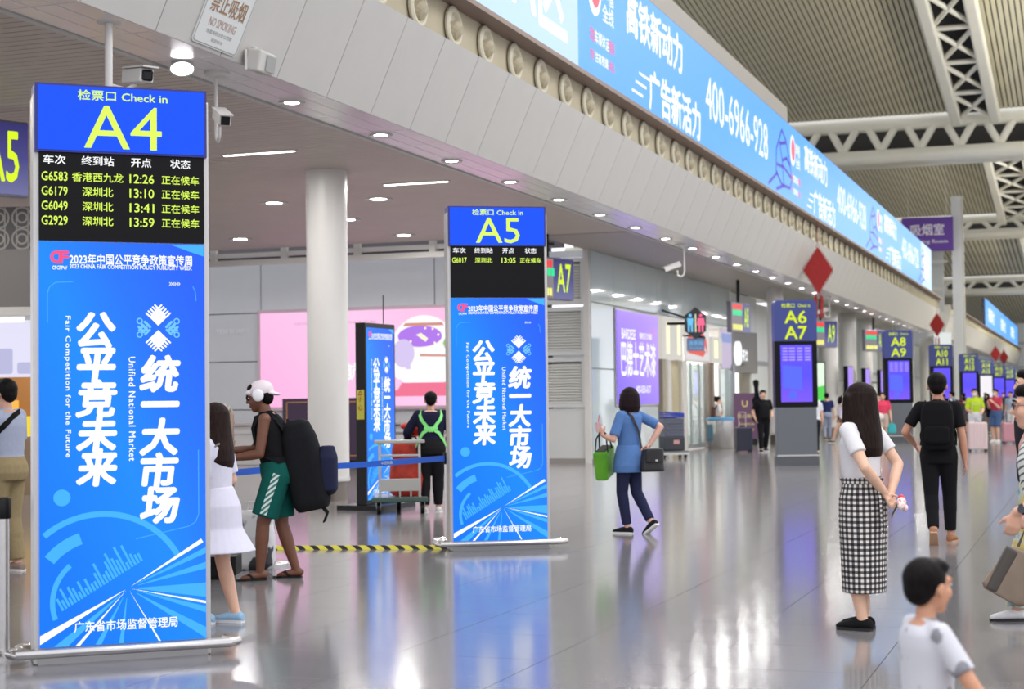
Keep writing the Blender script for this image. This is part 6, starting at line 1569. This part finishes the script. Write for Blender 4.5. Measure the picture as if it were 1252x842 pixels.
# ------------------------------------------------------------------ belt posts, belts, cable cover
M_blue = mat('belt_blue', (16, 84, 190), .6)
def belt_post(label, x, y, belts=()):
    t = thing('belt_post', label, 'belt post', (x, y, 0), 0, 'steel belt posts')
    bm = bmesh.new(); lathe(bm, [(.17, 0), (.17, .02), (.15, .032), (.05, .045), (0, .045)], 28); obj('base', bm, M_chrome, t, 'auto')
    bm = bmesh.new(); cyl(bm, (0, 0, .03), (0, 0, .92), .032, 18); obj('post', bm, M_chrome, t, 'auto')
    bm = bmesh.new(); lathe(bm, [(.036, .84), (.042, .85), (.042, .96), (.036, .97), (0, .97)], 18); obj('cassette', bm, M_black, t, 'auto')
    for q, z in belts:
        d = V3((q[0]-x, q[1]-y, 0)); n = V3((-d.y, d.x, 0)).normalized(); a = d.normalized()
        bm = bmesh.new(); ribbon(bm, [a*.04+V3((0, 0, z)), d*.5+V3((0, 0, z-.012)), d-a*.04+V3((0, 0, z))], n, .06, .003)
        b_ = obj('belt', bm, M_blue, t)
        vs = bmesh.new(); put_text(vs, '中国铁路', 0, 0, .035, .2, bold=.01)
        ang = math.atan2(d.y, d.x); M4 = Matrix.Translation(d*.62+V3((0, 0, z-.008))) @ Matrix.Rotation(ang, 4, 'Z')
        for v in vs.verts: v.co = M4 @ (v.co+V3((0, -.003, 0)))
        me = bpy.data.meshes.new('lettering'); vs.to_mesh(me); vs.free(); link('lettering', me, mat('belt_print', (190, 206, 230), .6), b_)
belt_post('steel belt post behind the man in the tank top', -7.35, 13.85, (((-6.72, 16.75), .905), ((-7.62, 11.2), .905)))
belt_post('steel belt post touching the left side of the A5 totem, front one', -6.72, 16.75)
belt_post('steel belt post beside the A5 totem, rear one', -6.62, 16.95)
belt_post('steel belt post left of the A4 totem, front one', -6.30, 8.42, (((-9.8, 8.6), .905),))
belt_post('steel belt post left of the A4 totem, rear one', -6.28, 8.78)
belt_post('steel belt post hidden between the A4 totem and the girl', -7.62, 11.2)
t = thing('cable_cover', 'black and yellow striped cable cover across the floor behind the belt', 'cable cover', (-7.9, 15.45, 0), math.atan2(.5, 2.05))
bm = bmesh.new(); L = 3.4
a1 = [bm.verts.new((-L/2, y, z)) for y, z in ((-.07, 0), (-.035, .035), (.035, .035), (.07, 0))]; a2 = [bm.verts.new((L/2, y, z)) for y, z in ((-.07, 0), (-.035, .035), (.035, .035), (.07, 0))]
bm.faces.new(a1); bm.faces.new(a2[::-1])
for q in range(4): bm.faces.new((a1[q], a2[q], a2[(q+1) % 4], a1[(q+1) % 4]))
obj('ramp', bm, striped('hazard_stripes', (206, 196, 70), (28, 28, 26), .12, .45, (.8, .5, .6)), t)
obj('channel_cap', bx((0, 0, .036), (L-.02, .03, .004)), striped('hazard_stripes_cap', (206, 196, 70), (28, 28, 26), .12, .45, (.8, .5, .6)), t)

# ------------------------------------------------------------------ tray trolley and steel bin by the glass wall
t = thing('tray_trolley', 'trolley with grey bins and blue trays by the glass wall', 'trolley', (-10.35, 41.5, 0), R_(35))
t.scale = (.8, .85, 1.0)
obj('platform', bx((0, 0, .16), (.86, .6, .06)), M_pilgrey, t)
for x in (-.36, .36):
    for y in (-.24, .24):
        bm = bmesh.new(); cyl(bm, (x-.03, y, .065), (x+.03, y, .065), .065, 12); obj('wheel', bm, M_black, t)
obj('guard', bx((0, -.32, .12), (.92, .04, .06)), M_silver, t)
obj('lower_bin', bx((0, 0, .38), (.7, .5, .36), bev=.03), mat('bin_charcoal', (52, 54, 60), .5), t); obj('bin_label', bx((.05, -.26, .42), (.2, .01, .1)), mat('label_red_white', (200, 150, 150), .5), t)
for k in range(3):
    o_ = obj('bin', bx((0, 0, .63+.16*k), (.66, .48, .15), bev=.02), mat('bin_smoke', (84, 88, 104), .3), t); obj('bin_rim', bx((0, 0, .70+.16*k), (.69, .51, .025)), mat('bin_rim_grey', (104, 106, 118), .4), o_)
for k in range(3): obj('tray', bx((0, 0, 1.07+.05*k), (.68, .5, .04), rot=(0, .03*k, 0), bev=.01), mat('tray_blue', (36, 62, 170), .45), t)
obj('back_frame', bx((0, .3, .6), (.6, .04, .9)), mat('frame_blue', (40, 60, 150), .45), t)
t = thing('waste_bin', 'round steel waste bin with a blue rim by the washroom doors', 'bin', (-10.75, 49.2, 0))
bm = bmesh.new(); lathe(bm, [(.36, 0), (.38, .03), (.40, .86), (.40, .88)], 32); obj('drum', bm, M_chrome, t, 'auto')
bm = bmesh.new(); lathe(bm, [(.40, .86), (.425, .88), (.425, .94), (.36, .96), (.34, .9), (0, .9)], 32); obj('rim', bm, mat('rim_blue', (84, 150, 196), .5), t, 'auto')
lb = obj('panel', bx((-.28, -.27, .5), (.3, .03, .5), rot=(0, 0, -.8)), mat('bin_panel_teal', (70, 116, 136), .5), t)
